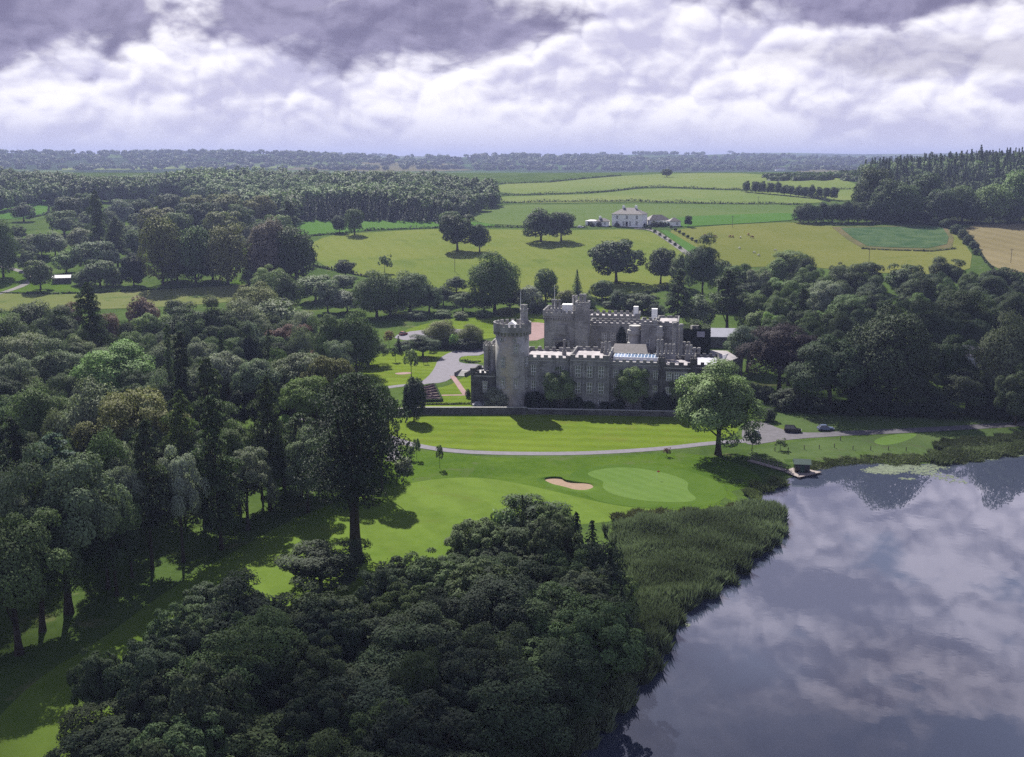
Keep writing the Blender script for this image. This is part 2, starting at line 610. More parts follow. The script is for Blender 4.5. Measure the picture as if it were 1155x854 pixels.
def thing(name, loc, label, cat, rz=0.0, group=None):
    o = put(name, None)
    o.empty_display_size = 1
    o.location = loc
    o.rotation_euler = (0, 0, rz)
    return tag(o, label, cat, group)


def copy_tree(o, parent=None):
    c = o.copy()
    col.objects.link(c)
    if parent:
        c.parent = parent
    for ch in list(o.children):
        copy_tree(ch, c)
    return c


# ------------------------------------------------------------------ the lake and the land
SHORE_PX = [(1240, 503), (1155, 508), (1105, 515), (1060, 521), (1010, 523), (985, 520), (958, 522), (930, 525), (908, 530), (893, 536), (884, 542), (868, 549), (850, 552), (843, 558), (850, 564),
            (868, 570), (880, 580), (878, 596), (862, 615), (840, 634), (815, 654), (788, 674), (762, 693), (750, 708), (746, 724), (738, 744), (722, 766), (700, 790), (676, 818), (654, 846), (630, 880), (600, 925), (560, 990)]
LAKE = [G(a, b).xy for a, b in SHORE_PX]
LAKE = chaikin(LAKE, 2, False)
LAKE = LAKE + [Vector((-30, 20)), Vector((-20, -160)), Vector((600, -160)), Vector((620, 120)), Vector((470, 230)), Vector((300, 258))]
WATER_Z = -0.45


def land(x, y):
    z = hb(x, y)
    x = np.asarray(x, float)
    y = np.asarray(y, float)
    near = (y < 360) & (x > -60) & (x < 700)
    if near.any():
        xs, ys = x[near], y[near]
        d = edge_dist(LAKE, xs, ys)
        d = np.where(inside(LAKE, xs, ys), d, -d)
        zz = np.interp(d, (-7, -3, 0, 3, 9), (0, -0.12, -0.45, -1.3, -2.6))
        z = z.copy()
        z[near] = z[near] + zz
    return z


def grown(v, step, lim, f):
    o = []
    while abs(v) < lim:
        step *= f
        v += step
        o.append(v)
    return o


gx = np.array(sorted(list(np.arange(-230, 331, 3.0)) + list(np.arange(344, 990, 15.0)) + list(np.arange(-244, -990, -15.0)) + grown(989, 15, 11500, 1.2) + grown(-979, -15, 11500, 1.2)))
gy = np.concatenate([[-600, -400, -260, -170, -110, -60, -20], np.arange(10, 481, 3.0), np.arange(488, 1900, 10.0), grown(1898, 10, 16800, 1.06)])
gy = np.unique(np.round(gy, 2))
X, Y = np.meshgrid(gx, gy)
Z = land(X.ravel(), Y.ravel())
nx, ny = len(gx), len(gy)
me = bpy.data.meshes.new('ground')
me.vertices.add(nx * ny)
me.vertices.foreach_set('co', np.stack([X.ravel(), Y.ravel(), Z], 1).ravel())
ii, jj = np.meshgrid(np.arange(nx - 1), np.arange(ny - 1))
q = (jj * nx + ii).ravel()
quads = np.stack([q, q + 1, q + 1 + nx, q + nx], 1)
me.loops.add(quads.size)
me.loops.foreach_set('vertex_index', quads.ravel())
me.polygons.add(len(quads))
me.polygons.foreach_set('loop_start', np.arange(len(quads)) * 4)
me.polygons.foreach_set('use_smooth', np.ones(len(quads), bool))
me.update(calc_edges=True)

# ground cover: rough turf near, patchwork of fields and woods far away
m, t = new_mat('countryside')
P_ = pos(t)
sp = t.add('ShaderNodeSeparateXYZ')
t.link(P_, sp.inputs[0])
a = t.noise(P_, .03, 5, .6, .4)
b_ = t.noise(P_, .4, 6, .7)
near = t.mix(t.ramp(t.math('ADD', t.math('MULTIPLY', a, .6), t.math('MULTIPLY', b_, .4)), .36, .64), (.030, .052, .014), (.055, .085, .022))
near = t.mix(t.ramp(t.noise(P_, .09, 6, .7, .8), .56, .70), near, (.095, .10, .045))
vo = t.add('ShaderNodeTexVoronoi', feature='F1')
wv = t.add('ShaderNodeVectorMath', operation='MULTIPLY')
t.link(P_, wv.inputs[0])
wv.inputs[1].default_value = (.0034, .0026, 0)
t.link(wv.outputs[0], vo.inputs['Vector'])
vo.inputs['Scale'].default_value = 1
sc = t.add('ShaderNodeSeparateColor')
t.link(vo.outputs['Color'], sc.inputs[0])
fld = t.mix(sc.outputs[0], (.030, .062, .018), (.060, .085, .028))
fld = t.mix(t.ramp(sc.outputs[1], .72, .78), fld, (.085, .080, .04))
fld = t.mix(t.ramp(sc.outputs[2], .44, .48, 1, 0), fld, (.02, .034, .014))
ve = t.add('ShaderNodeTexVoronoi', feature='DISTANCE_TO_EDGE')
t.link(wv.outputs[0], ve.inputs['Vector'])
ve.inputs['Scale'].default_value = 1
fld = t.mix(t.ramp(ve.outputs['Distance'], .02, .05, 1, 0), fld, (.016, .028, .012))
c = t.mix(t.ramp(sp.outputs[1], 1500, 1700), near, fld)
principled(t, c, 1, 0.0, normal=bump(t, b_, .5, .2))
me.materials.append(m)
tag(put('ground', me), kind='structure')

wb = MB()
wp = [G(a, b).xy for a, b in SHORE_PX]
k = wb.verts([(-60, -170, WATER_Z), (640, -170, WATER_Z), (640, 330, WATER_Z), (-60, 330, WATER_Z)])
wb.face((k, k + 1, k + 2, k + 3))
tag(wb.build('lake', M['water']), kind='structure')


def patch(name, pts, off, mat, step, it=2, world_pts=False, zfun=None):
    """a sheet draped on the land a little above it"""
    w = [Vector((p[0], p[1])) for p in pts] if world_pts else [G(a, b).xy for a, b in pts]
    w = chaikin(w, it) if it else w
    # even out the rim
    rim = []
    for i in range(len(w)):
        a, b = w[i], w[(i + 1) % len(w)]
        d = (b - a).length
        kk = max(1, int(d / step))
        for j in range(kk):
            rim.append(a.lerp(b, j / kk))
    xs = [p.x for p in rim]
    ys = [p.y for p in rim]
    gxs = np.arange(min(xs) + step * .5, max(xs), step)
    gys = np.arange(min(ys) + step * .5, max(ys), step)
    A, B = np.meshgrid(gxs, gys)
    A, B = A.ravel(), B.ravel()
    ok = inside(rim, A, B)
    A, B = A[ok], B[ok]
    if len(A):
        ok = edge_dist(rim, A, B) > step * .35
        A, B = A[ok], B[ok]
    vs = rim + [Vector((float(p), float(q_))) for p, q_ in zip(A, B)]
    N = len(rim)
    res = delaunay_2d_cdt(vs, [(i, (i + 1) % N) for i in range(N)], [list(range(N))], 1, 1e-4)
    ov, of = res[0], res[2]
    xx = np.array([p.x for p in ov])
    yy = np.array([p.y for p in ov])
    zz = (zfun or land)(xx, yy) + off
    me = bpy.data.meshes.new(name)
    fs = []
    for f in of:
        p0, p1, p2 = ov[f[0]], ov[f[1]], ov[f[2]]
        fs.append(f if (p1 - p0).cross(p2 - p0) > 0 else f[::-1])
    me.from_pydata([(float(a), float(b), float(c)) for a, b, c in zip(xx, yy, zz)], [], fs)
    me.materials.append(M[mat])
    me.polygons.foreach_set('use_smooth', [True] * len(me.polygons))
    return tag(put(name, me), kind='structure')


def strip(name, pts, width, off, mat, step=4.0, it=2, world_pts=False):
    """a road or path of constant width along a line"""
    w = [Vector((p[0], p[1])) for p in pts] if world_pts else [G(a, b).xy for a, b in pts]
    w = chaikin(w, it, False)
    L, Rr = [], []
    for i, p in enumerate(w):
        d = (w[min(i + 1, len(w) - 1)] - w[max(i - 1, 0)]).normalized()
        nrm = Vector((-d.y, d.x))
        wd = width[0] + (width[1] - width[0]) * i / (len(w) - 1) if isinstance(width, tuple) else width
        L.append(p + nrm * wd / 2)
        Rr.append(p - nrm * wd / 2)
    return patch(name, Rr + L[::-1], off, mat, step, 0, True)


# fields on the hill side, from the castle back
patch('field', [(350, 268), (420, 262), (497, 258), (560, 259), (640, 260), (690, 259), (732, 259), (758, 275), (790, 300), (770, 322), (700, 336), (610, 340), (520, 334), (440, 318), (352, 300)], .14, 'meadow', 12)
patch('field', [(335, 246), (420, 249), (500, 250), (560, 252), (556, 256), (497, 256), (420, 260), (346, 266), (330, 262)], .16, 'vivid', 12, 1)
patch('field', [(742, 262), (800, 255), (900, 250), (935, 256), (1000, 256), (1075, 256), (1105, 300), (1060, 312), (960, 306), (900, 300), (830, 302), (800, 296)], .14, 'olive', 12, 1)
patch('field', [(938, 256.5), (1000, 255.5), (1066, 254.5), (1076, 268), (1074, 279), (1050, 283), (1000, 281.5), (972, 280), (955, 270)], .26, 'weeds', 8, 0)
patch('field', [(948, 257.5), (1000, 256.5), (1062, 255.5), (1070, 268), (1068, 276), (1046, 280.5), (1000, 279.5), (978, 278), (962, 269)], .40, 'kale', 8, 0)
patch('field', [(1080, 254), (1160, 252), (1240, 250), (1240, 310), (1155, 308), (1125, 306), (1100, 280)], .16, 'stubble', 12, 1)
patch('field', [(560, 231), (640, 231), (720, 230), (800, 231), (905, 231), (906, 247), (850, 251), (790, 254), (740, 256), (640, 256), (560, 254), (535, 250), (530, 240)], .20, 'hillgreen', 14, 1)
patch('field', [(740, 248), (800, 243), (906, 240), (904, 248), (850, 252), (790, 255), (745, 258)], .34, 'vivid', 14, 1)
patch('field', [(556, 222), (620, 220.5), (673, 219), (731, 212), (807, 215), (883, 216), (936, 228), (905, 230), (820, 230), (714, 228), (640, 229), (560, 229)], .22, 'pale', 16, 1)
patch('field', [(556, 208), (620, 206), (700, 198.5), (770, 195.5), (850, 195.5), (965, 203), (966, 226), (940, 226), (883, 215), (807, 213), (731, 210), (673, 217), (556, 220)], .24, 'pale', 18, 1)
patch('field', [(70, 192), (200, 190.5), (330, 190), (335, 187.5), (200, 188), (70, 189.5)], .5, 'pale', 30, 0)
patch('field', [(-60, 219), (30, 220), (56, 223), (54, 242), (30, 247), (-60, 249)], .2, 'vivid', 14, 1)
patch('meadow', [(-40, 330), (80, 333), (180, 327), (250, 323), (330, 318), (340, 330), (270, 340), (180, 347), (60, 350), (-40, 352)], .1, 'straw', 8, 1)
patch('meadow', [(-60, 306), (20, 303), (60, 312), (60, 322), (150, 326), (240, 318), (330, 312), (320, 317), (250, 322), (180, 326), (80, 331), (-40, 329)], .1, 'rough', 8, 1)

# lawns round the castle
patch('lawn', [(380, 474), (440, 471), (480, 466), (560, 465), (640, 466), (760, 470), (815, 474), (840, 486), (800, 500), (770, 504), (640, 511), (560, 510), (480, 503), (452, 496), (430, 486)], .02, 'lawn', 5)
patch('lawn', [(380, 420), (400, 405), (440, 397), (470, 396), (495, 393), (540, 392), (520, 396), (502, 406), (492, 420), (480, 433), (440, 436), (400, 432)], .02, 'lawn', 5)
patch('lawn', [(545, 402), (548, 394), (560, 392), (562, 408), (530, 410), (518, 406), (522, 401)], .024, 'lawn', 3)
patch('lawn', [(480, 439), (505, 436), (520, 427), (535, 420), (560, 424), (562, 456), (540, 461), (470, 462), (468, 446)], .02, 'lawn', 4, 1)
patch('lawn', [(455, 372), (500, 360), (560, 356), (600, 352), (660, 347), (720, 348), (738, 352), (738, 362), (660, 366), (560, 380), (540, 384), (460, 376)], .05, 'lawn', 6)
patch('fairway', [(-40, 850), (40, 765), (110, 725), (185, 668), (250, 630), (320, 590), (390, 562), (450, 548), (490, 540), (540, 538), (590, 546), (640, 558), (700, 572), (760, 576), (700, 588), (560, 600), (520, 620), (400, 680), (300, 720), (180, 790), (60, 880), (-40, 960)], .02, 'fairway', 5)
patch('rough', [(440, 500), (470, 506), (540, 516), (640, 517), (730, 512), (770, 510), (830, 520), (870, 545), (840, 560), (846, 572), (790, 580), (720, 584), (700, 574), (640, 560), (590, 547), (540, 540), (490, 542), (450, 549), (400, 556), (380, 530)], .012, 'rough', 5)
patch('green_surround', [(640, 534), (672, 525), (720, 523), (775, 530), (815, 545), (822, 560), (800, 572), (740, 574), (680, 568), (655, 555), (648, 545)], .028, 'collar', 4)
patch('putting_green', [(660, 533), (690, 527), (720, 528), (752, 534), (778, 543), (774, 553), (788, 563), (776, 567), (730, 566), (692, 559), (678, 550), (682, 543), (668, 539)], .040, 'green', 3)
patch('tee', [(985, 497), (1000, 491), (1030, 488.5), (1036, 491), (1018, 499), (1000, 502.5), (988, 501)], .03, 'green', 3)
patch('lawn', [(856, 462), (930, 464), (1010, 466), (1080, 470), (1150, 474), (1240, 470), (1240, 474), (1150, 477), (1060, 481), (960, 487), (900, 487), (880, 478), (860, 472)], .02, 'dullgrass', 5, 1)
patch('lawn', [(850, 506), (880, 500), (940, 495), (1060, 488), (1160, 482), (1240, 480), (1240, 498), (1155, 502), (1060, 512), (985, 514), (930, 518), (900, 524), (870, 520), (840, 515)], .02, 'dullgrass', 5, 1)
patch('bank', [(690, 592), (760, 584), (846, 574), (880, 575), (886, 590), (870, 615), (815, 660), (755, 702), (740, 745), (715, 770), (705, 720), (708, 660)], -.02, 'reedbed', 3, 1)

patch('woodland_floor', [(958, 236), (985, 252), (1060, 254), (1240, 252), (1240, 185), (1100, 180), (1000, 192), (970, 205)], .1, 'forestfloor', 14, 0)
# bunker: a shallow bowl with a grass lip
BK = [(612, 541.5), (622, 539.5), (634, 540.2), (637, 543.6), (648, 545.2), (664, 545.5), (671, 549.5), (662, 553.5), (648, 553.2), (636, 549.2), (622, 546.5)]
patch('sand_bunker', BK, .045, 'sand', 1.2)
lip = MB()
bw = chaikin([G(a, b).xy for a, b in BK], 2)
cb = sum((p for p in bw), Vector((0, 0))) / len(bw)
for i in range(len(bw)):
    a, b = bw[i], bw[(i + 1) % len(bw)]
    hgt = .16 + .34 * max(0.0, ((a - cb).normalized()).y)
    hg2 = .16 + .34 * max(0.0, ((b - cb).normalized()).y)
    na, nb = (a - cb).normalized(), (b - cb).normalized()
    k = lip.verts([(*a, 0.02), (*b, 0.02), (*(b + nb * .1), hg2), (*(a + na * .1), hgt), (*(b + nb * 2.2), 0.0), (*(a + na * 2.2), 0.0)])
    lip.face((k, k + 1, k + 2, k + 3))
    lip.face((k + 3, k + 2, k + 4, k + 5))
tag(lip.build('bunker_lip', M['collar'], smooth=True), kind='structure')

# roads and paths
strip('path', [(330, 470), (400, 482), (432, 490), (448, 497), (470, 503), (510, 509), (560, 511.5), (640, 512), (700, 509.5), (760, 505), (800, 500), (850, 497)], 3.2, .05, 'gravel', 3)
strip('path', [(448, 497), (440, 505), (446, 514), (440, 520)], 3.0, .045, 'gravel', 3)
patch('car_park', [(838, 478), (850, 474), (862, 476), (880, 484), (895, 488), (960, 488), (962, 491), (900, 495), (868, 499), (846, 503), (836, 496)], .055, 'asphalt', 4, 1)
strip('road', [(940, 489.5), (1000, 487), (1060, 484), (1110, 481), (1160, 478), (1260, 474)], 4.6, .05, 'asphalt', 4)
patch('driveway', [(545, 392), (546, 401), (522, 401.5), (517, 405), (519, 410), (545, 411), (545, 418), (528, 419), (512, 425), (500, 432), (478, 433), (470, 434), (482, 426), (490, 416), (494, 405), (508, 397), (525, 393)], .05, 'gravel', 3, 1)
strip('driveway', [(490, 430), (470, 434), (450, 435), (420, 440), (390, 436)], 3.2, .046, 'gravel', 3)
patch('car_park', [(440, 380), (470, 372), (520, 371), (545, 374), (540, 379), (500, 382), (460, 385)], .06, 'gravel', 4, 1)
patch('car_park', [(575, 366), (600, 363), (625, 366), (622, 378), (600, 386), (580, 380)], .06, 'redgravel', 4, 1)
strip('garden_path', [(510, 424), (516, 432), (522, 441), (526, 446)], 1.8, .05, 'redgravel', 2)
strip('garden_path', [(498, 446), (530, 445.5)], 1.6, .045, 'redgravel', 2, 1)
strip('garden_path', [(537, 447), (546, 456), (552, 461)], 2.4, .05, 'gravel', 2, 1)
strip('track', [(-30, 340), (18, 326), (32, 319), (40, 312), (20, 305), (0, 300), (-40, 296)], 4, .16, 'track', 5)
strip('track', [(716, 258), (735, 259), (746, 266), (758, 274), (772, 284), (780, 290)], 4.5, .26, 'track', 6, 1)
patch('grass_strip', [(744, 260), (752, 260), (790, 282), (788, 288), (776, 284)], .22, 'vivid', 6, 0)
patch('bare_patch', [(443, 421), (462, 419.5), (466, 421.5), (450, 423)], .05, 'redgravel', 3)

# ------------------------------------------------------------------ leaves, crowns and trunks
rng = np.random.default_rng(11)
random.seed(5)


def unit(v):
    return v / np.maximum(np.linalg.norm(v, axis=-1, keepdims=True), 1e-9)


def leaf_mesh(name, C, Nn, size, tint, aspect=0.62, along=None):
    """many small kite shaped leaf sprays, one mesh; tint is the colour variation from spray to spray"""
    n_ = len(C)
    Nn = unit(Nn)
    ref = rng.normal(size=(n_, 3)) if along is None else along + rng.normal(size=(n_, 3)) * .15
    T = unit(ref - Nn * np.sum(ref * Nn, 1, keepdims=True))
    B = np.cross(Nn, T)
    s = np.broadcast_to(size, (n_,))[:, None]
    j = lambda: rng.uniform(.75, 1.25, (n_, 1))
    bow = Nn * s * .22
    v = np.stack([C - T * s * .5 * j() - bow, C + B * s * .5 * aspect * j() + T * s * .08, C + T * s * .5 * j() - bow, C - B * s * .5 * aspect * j() + T * s * .08], 1).reshape(-1, 3)
    me = bpy.data.meshes.new(name)
    me.vertices.add(len(v))
    me.vertices.foreach_set('co', v.ravel().astype(np.float32))
    me.loops.add(n_ * 4)
    me.loops.foreach_set('vertex_index', np.arange(n_ * 4))
    me.polygons.add(n_)
    me.polygons.foreach_set('loop_start', np.arange(n_) * 4)
    me.update(calc_edges=True)
    at = me.attributes.new('tint', 'FLOAT', 'FACE')
    at.data.foreach_set('value', np.asarray(tint, np.float32))
    me.materials.append(M['foliage'])
    return me


def sph(k):
    return unit(rng.normal(size=(k, 3)))


def lobes_crown(name, R_, cz, rz, nl, nleaf, leaf, lobe=(.26, .42), shell=(.55, .86), flat=.8, bottom=-.5, fill=.14, up=.3, rnd=.28, taper=0.0, ragged=0.0):
    """crown = leaf clumps set over an uneven dome, with gaps between them"""
    C, Nn, S, T = [], [], [], []
    d = []
    while len(d) < nl:
        q = sph(1)[0]
        if q[2] > bottom + .2 * rng.random():
            if all(np.dot(q, e) < .93 for e in d) or rng.random() < .15:
                d.append(q)
    lob = []
    for q in d:
        rf = rng.uniform(*shell) + ragged * rng.uniform(-.3, .35)
        c = q * np.array((R_, R_, rz)) * rf
        if taper:
            c[:2] *= 1 - taper * max(0, c[2] / rz)
        lr = R_ * rng.uniform(*lobe) * (1 - .25 * max(0, q[2]) * (taper > 0))
        lob.append((c, lr, rng.uniform(.82, 1.2), q))
    w = np.array([l_[1] ** 2 for l_ in lob])
    cnt = np.maximum(12, (nleaf * (1 - fill) * w / w.sum()).astype(int))
    for (c, lr, tn, q), k in zip(lob, cnt):
        s = sph(int(k * 1.7))
        outw = unit(q * np.array((1, 1, 1.2)) + np.array((0, 0, up)))
        keep = s @ outw > -.08 + rng.uniform(-.25, .25, len(s))
        s = s[keep][:k]
        rr = rng.uniform(.72, 1.06, (len(s), 1)) + .12 * np.sin(s[:, :1] * 9 + tn * 20) * np.cos(s[:, 1:2] * 8)
        P_ = c + s * rr * np.array((lr, lr, lr * flat))
        C.append(P_)
        Nn.append(s * .8 + outw * .35 + rng.normal(size=s.shape) * rnd + np.array((0, 0, .25)))
        S.append(leaf * rng.uniform(.65, 1.3, len(s)))
        T.append(tn * rng.uniform(.72, 1.3, len(s)))
    k = int(nleaf * fill)
    s = sph(k)
    P_ = s * rng.uniform(.2, .68, (k, 1)) * np.array((R_, R_, rz * .9))
    if taper:
        P_[:, :2] *= 1 - taper * np.maximum(0, P_[:, 2:3] / rz)
    C.append(P_)
    Nn.append(s + rng.normal(size=s.shape) * .6)
    S.append(leaf * rng.uniform(1.2, 2.2, k))
    T.append(rng.uniform(.7, 1.1, k))
    C = np.concatenate(C) + np.array((0, 0, cz))
    return leaf_mesh(name, C, np.concatenate(Nn), np.concatenate(S), np.concatenate(T)), [l_[0] + np.array((0, 0, cz)) for l_ in lob]


def trunk_mesh(name, top, r0, lobes=(), nb=8, lean=.4, flare=1.5, seg=8, start=.35, mat='bark'):
    b = MB()
    pts, rad = [], []
    ph = rng.uniform(0, 6)
    for i in range(8):
        f = i / 7
        pts.append((lean * math.sin(f * 3 + ph) * f, lean * math.cos(f * 2.3 + ph) * f, -.5 + f * (top + .5)))
        rad.append(r0 * ((1 - f) * .8 + .2) * (1 + (flare - 1) * max(0, 1 - f * 6)))
    b.tube(pts, rad, seg)
    lobes = list(lobes)
    for i in range(min(nb, len(lobes))):
        e = Vector(lobes[int(i * len(lobes) / max(1, nb))])
        f = start + (1 - start) * .75 * rng.random()
        s = Vector(pts[int(f * 7)])
        mid = s.lerp(e, .5) + Vector((0, 0, -.06 * (e - s).length))
        b.tube([s, mid, e], [r0 * .42 * (1.1 - f), r0 * .26 * (1.1 - f) + .03, .05], 6)
    return b.mesh(name, M[mat], True)


PROTO = {}


def proto(kind, crown, trunk):
    PROTO.setdefault(kind, []).append((crown, trunk))


# all prototypes: nominal height 20, nominal crown radius 8 (scaled when placed)
for i in range(7):            # round headed broadleaves, near
    me, lb = lobes_crown('crown', 8, 11.0, 8.9, (38, 50, 32, 44, 56, 40, 48)[i], 22000, .46, flat=.85, bottom=-.72, ragged=(.3, .45, .6, .35, .5, .65, .4)[i], up=.6, lobe=(.2, .38), shell=(.55, .92))
    proto('broad', me, trunk_mesh('trunk', 15, .55, lb, 9))
for i in range(3):            # the same on tall clean trunks
    me, lb = lobes_crown('crown', 8, 12.6, 7.2, (46, 38, 54)[i], 22000, .46, flat=.85, bottom=-.5, ragged=(.5, .6, .4)[i], up=.6, lobe=(.18, .36), shell=(.55, .95))
    proto('highbroad', me, trunk_mesh('trunk', 15, .6, lb, 10))
for i in range(5):            # the same seen far off
    me, lb = lobes_crown('crown', 8, 10.6, 9.3, (34, 44, 30, 40, 36)[i], 4600, .98, flat=.85, bottom=-.85, ragged=(.1, .25, .35, .15, .3)[i])
    proto('farbroad', me, trunk_mesh('trunk', 14, .55, lb, 5, seg=6))
for i in range(3):            # tall, narrow headed
    me, lb = lobes_crown('crown', 8, 10.4, 9.6, 60, 17000, .54, lobe=(.3, .5), bottom=-.97, taper=.35, ragged=.25)
    proto('tall', me, trunk_mesh('trunk', 16, .5, lb, 7))
for i in range(3):            # open flat headed holm oaks and pines
    me, lb = lobes_crown('crown', 8, 15.3, 4.4, 40, 15000, .47, lobe=(.24, .36), flat=.55, bottom=-.25, fill=.06, up=.8, ragged=.3)
    proto('flat', me, trunk_mesh('trunk', 15, .5, lb, 14, lean=.9, start=.4))
for i in range(4):            # young thicket trees of the near grove: many fine clumps
    me, lb = lobes_crown('crown', 8, 11.0, 9.0, 120, 24000, .52, lobe=(.12, .23), bottom=-.5, shell=(.5, .98), ragged=.4, rnd=.3)
    proto('thicket', me, trunk_mesh('trunk', 15, .4, lb, 8))
for i in range(3):            # trees leafed to the ground, at wood edges
    me, lb = lobes_crown('crown', 8, 9.9, 10.0, 56, 5600, .95, lobe=(.3, .48), bottom=-1.0, ragged=.25)
    proto('dense', me, trunk_mesh('trunk', 14, .5, lb, 4, seg=6))
for i in range(4):            # shrubs, leaves down to the ground
    me, lb = lobes_crown('foliage', 8, 7.5, 12.2, 34, 5200, 1.0, lobe=(.28, .45), bottom=-.62, flat=1.1, ragged=.25)
    proto('shrub', me, trunk_mesh('stem', 9, .5, lb, 3, seg=5))


def spruce(name, H=20.0, R_=8.0, levels=26, dens=13, leaf=1.25, droop=.35, z0=.08, power=.85):
    C, Nn, S, T, A = [], [], [], [], []
    for i in range(levels):
        f = i / (levels - 1)
        z = H * (z0 + (1 - z0) * f)
        r = R_ * (1 - f) ** power * rng.uniform(.82, 1.12) + .25
        nb = max(4, int(dens * (1 - f) ** .6))
        a0 = rng.uniform(0, 6)
        for j in range(nb):
            a = a0 + j * 2 * math.pi / nb + rng.normal() * .2
            rr = r * rng.uniform(.7, 1.1)
            ns = max(2, int(rr / 1.0))
            tn = rng.uniform(.75, 1.25)
            for s in range(ns):
                g = (s + .7) / ns
                d = np.array((math.cos(a), math.sin(a), 0))
                p = d * rr * g + np.array((0, 0, z - droop * rr * g * g + .3))
                for side in (-1, 1):
                    C.append(p + np.array((-d[1], d[0], 0)) * side * .32 * rr * (.6 - .4 * g) * rng.random() + rng.normal(size=3) * .12)
                    Nn.append(np.array((0, 0, 1)) + d * .55 + rng.normal(size=3) * .35)
                    A.append(d - np.array((0, 0, droop)))
                    S.append(leaf * rng.uniform(.7, 1.25))
                    T.append(tn * rng.uniform(.75, 1.2))
    return leaf_mesh(name, np.array(C), np.array(Nn), np.array(S), np.array(T), .6, np.array(A))


for i in range(4):
    proto('spruce', spruce('crown', dens=(13, 15, 12, 16)[i], R_=8, droop=(.35, .25, .45, .3)[i]), trunk_mesh('trunk', 18.5, .35, (), 0, .1))
for i in range(3):
    proto('farspruce', spruce('crown', levels=15, dens=9, leaf=2.2, droop=.35), trunk_mesh('trunk', 18, .35, (), 0, .1, seg=5))


def pads(name, H=20.0, R_=8.0, npad=46, leaf=.7, base=.25, narrow=.55, per=190, env_pts=None):
    """tall dark conifer of flat layered boughs"""
    C, Nn, S, T, tips = [], [], [], [], []
    for i in range(npad):
        f = (i + .5) / npad
        z = H * (base + (1 - base) * f)
        env = R_ * min(1.0, max(.34, (1 - f) ** narrow * 1.15), .72 + f * 1.6) * rng.uniform(.35, 1.12)
        if env_pts:
            env = R_ * np.interp(f, *env_pts) * rng.uniform(.4, 1.22)
        a = i * 2.4 + rng.normal() * .5
        c = np.array((math.cos(a) * env * .62, math.sin(a) * env * .62, z))
        if f > .96:
            c[:2] *= .5
        pr = max(1.0, env * rng.uniform(.42, .62))
        tips.append(c)
        k = int(per * (pr / 3) ** 1.4) + 30
        s = sph(k)
        s[:, 2] = np.abs(s[:, 2]) * rng.choice([1, 1, -1], k)
        ang = np.array((math.cos(a), math.sin(a), 0))
        P_ = s * rng.uniform(.4, 1.05, (k, 1)) * np.array((pr, pr, pr * .22))
        P_[:, 2] -= .13 * (P_ @ ang)
        C.append(c + P_)
        Nn.append(s * .5 + np.array((0, 0, .8)) + rng.normal(size=s.shape) * .45)
        tn = rng.uniform(.75, 1.25)
        S.append(leaf * rng.uniform(.6, 1.3, k))
        T.append(tn * rng.uniform(.72, 1.25, k))
    return leaf_mesh(name, np.concatenate(C), np.concatenate(Nn), np.concatenate(S), np.concatenate(T), .5), tips


for i in range(4):
    me, tips = pads('crown', npad=(50, 44, 56, 48)[i], base=(.2, .28, .16, .3)[i], narrow=(.55, .4, .7, .5)[i])
    proto('pads', me, trunk_mesh('trunk', 19, .42, tips, 22, .2, start=.2))
me, tips = pads('crown', npad=64, base=.30, leaf=.48, per=180, env_pts=((0, .1, .35, .6, .85, .95, 1), (.45, .9, 1.12, 1.05, .85, .65, .5)))
proto('bigpine', me, trunk_mesh('trunk', 18.5, .9, tips, 26, .3, flare=1.25, seg=12, start=.22))
for i in range(2):            # dense egg shaped yews and cypresses
    me, lb = lobes_crown('crown', 8, 10.6, 9.4, 60, 9000, .9, lobe=(.24, .34), shell=(.7, .84), bottom=-.9, fill=.2, taper=.18, flat=1.3)
    proto('yew', me, trunk_mesh('trunk', 10, .5, (), 0, .1))
for i in range(3):            # staked young trees, thin see-through heads
    me, lb = lobes_crown('crown', 8, 12.5, 7.5, 16, 420, 2.2, lobe=(.3, .45), bottom=-.7, fill=.08, ragged=.4)
    proto('young', me, trunk_mesh('trunk', 16, .42, lb, 4, .5, seg=5))

# ------------------------------------------------------------------ planting
CS = 1.5
COLS = {'pale': (.098, .132, .056), 'dark': (.034, .050, .024), 'deep': (.020, .031, .018), 'mid': (.052, .078, .030), 'light': (.085, .122, .044), 'bright': (.090, .145, .040),
        'grey': (.082, .104, .060), 'silver': (.115, .135, .092), 'olive': (.080, .090, .034), 'copper': (.075, .046, .036), 'purple': (.030, .023, .025),
        'blue': (.040, .066, .050), 'tan': (.12, .09, .045), 'mauve': (.075, .070, .055)}
COLWORD = {'pale': 'pale green', 'dark': 'dark green', 'deep': 'blackish green', 'mid': 'mid green', 'light': 'light green', 'bright': 'bright green', 'grey': 'grey-green', 'silver': 'silvery green',
           'olive': 'olive green', 'copper': 'copper red', 'purple': 'purple-black', 'blue': 'bluish green', 'tan': 'yellowish tan', 'mauve': 'greyish mauve'}
KIND = {'broad': ('broadleaf_tree', 'rounded'), 'highbroad': ('broadleaf_tree', 'wide-headed'), 'farbroad': ('broadleaf_tree', 'rounded'), 'dense': ('broadleaf_tree', 'bushy'), 'tall': ('beech_tree', 'tall'), 'flat': ('holm_oak', 'flat-topped'), 'thicket': ('willow_tree', 'bushy'),
        'shrub': ('shrub', 'low'), 'spruce': ('conifer_tree', 'spired'), 'farspruce': ('conifer_tree', 'spired'), 'pads': ('conifer_tree', 'layered'), 'bigpine': ('pine_tree', 'huge'), 'yew': ('yew_tree', 'egg-shaped'), 'young': ('young_tree', 'slender')}
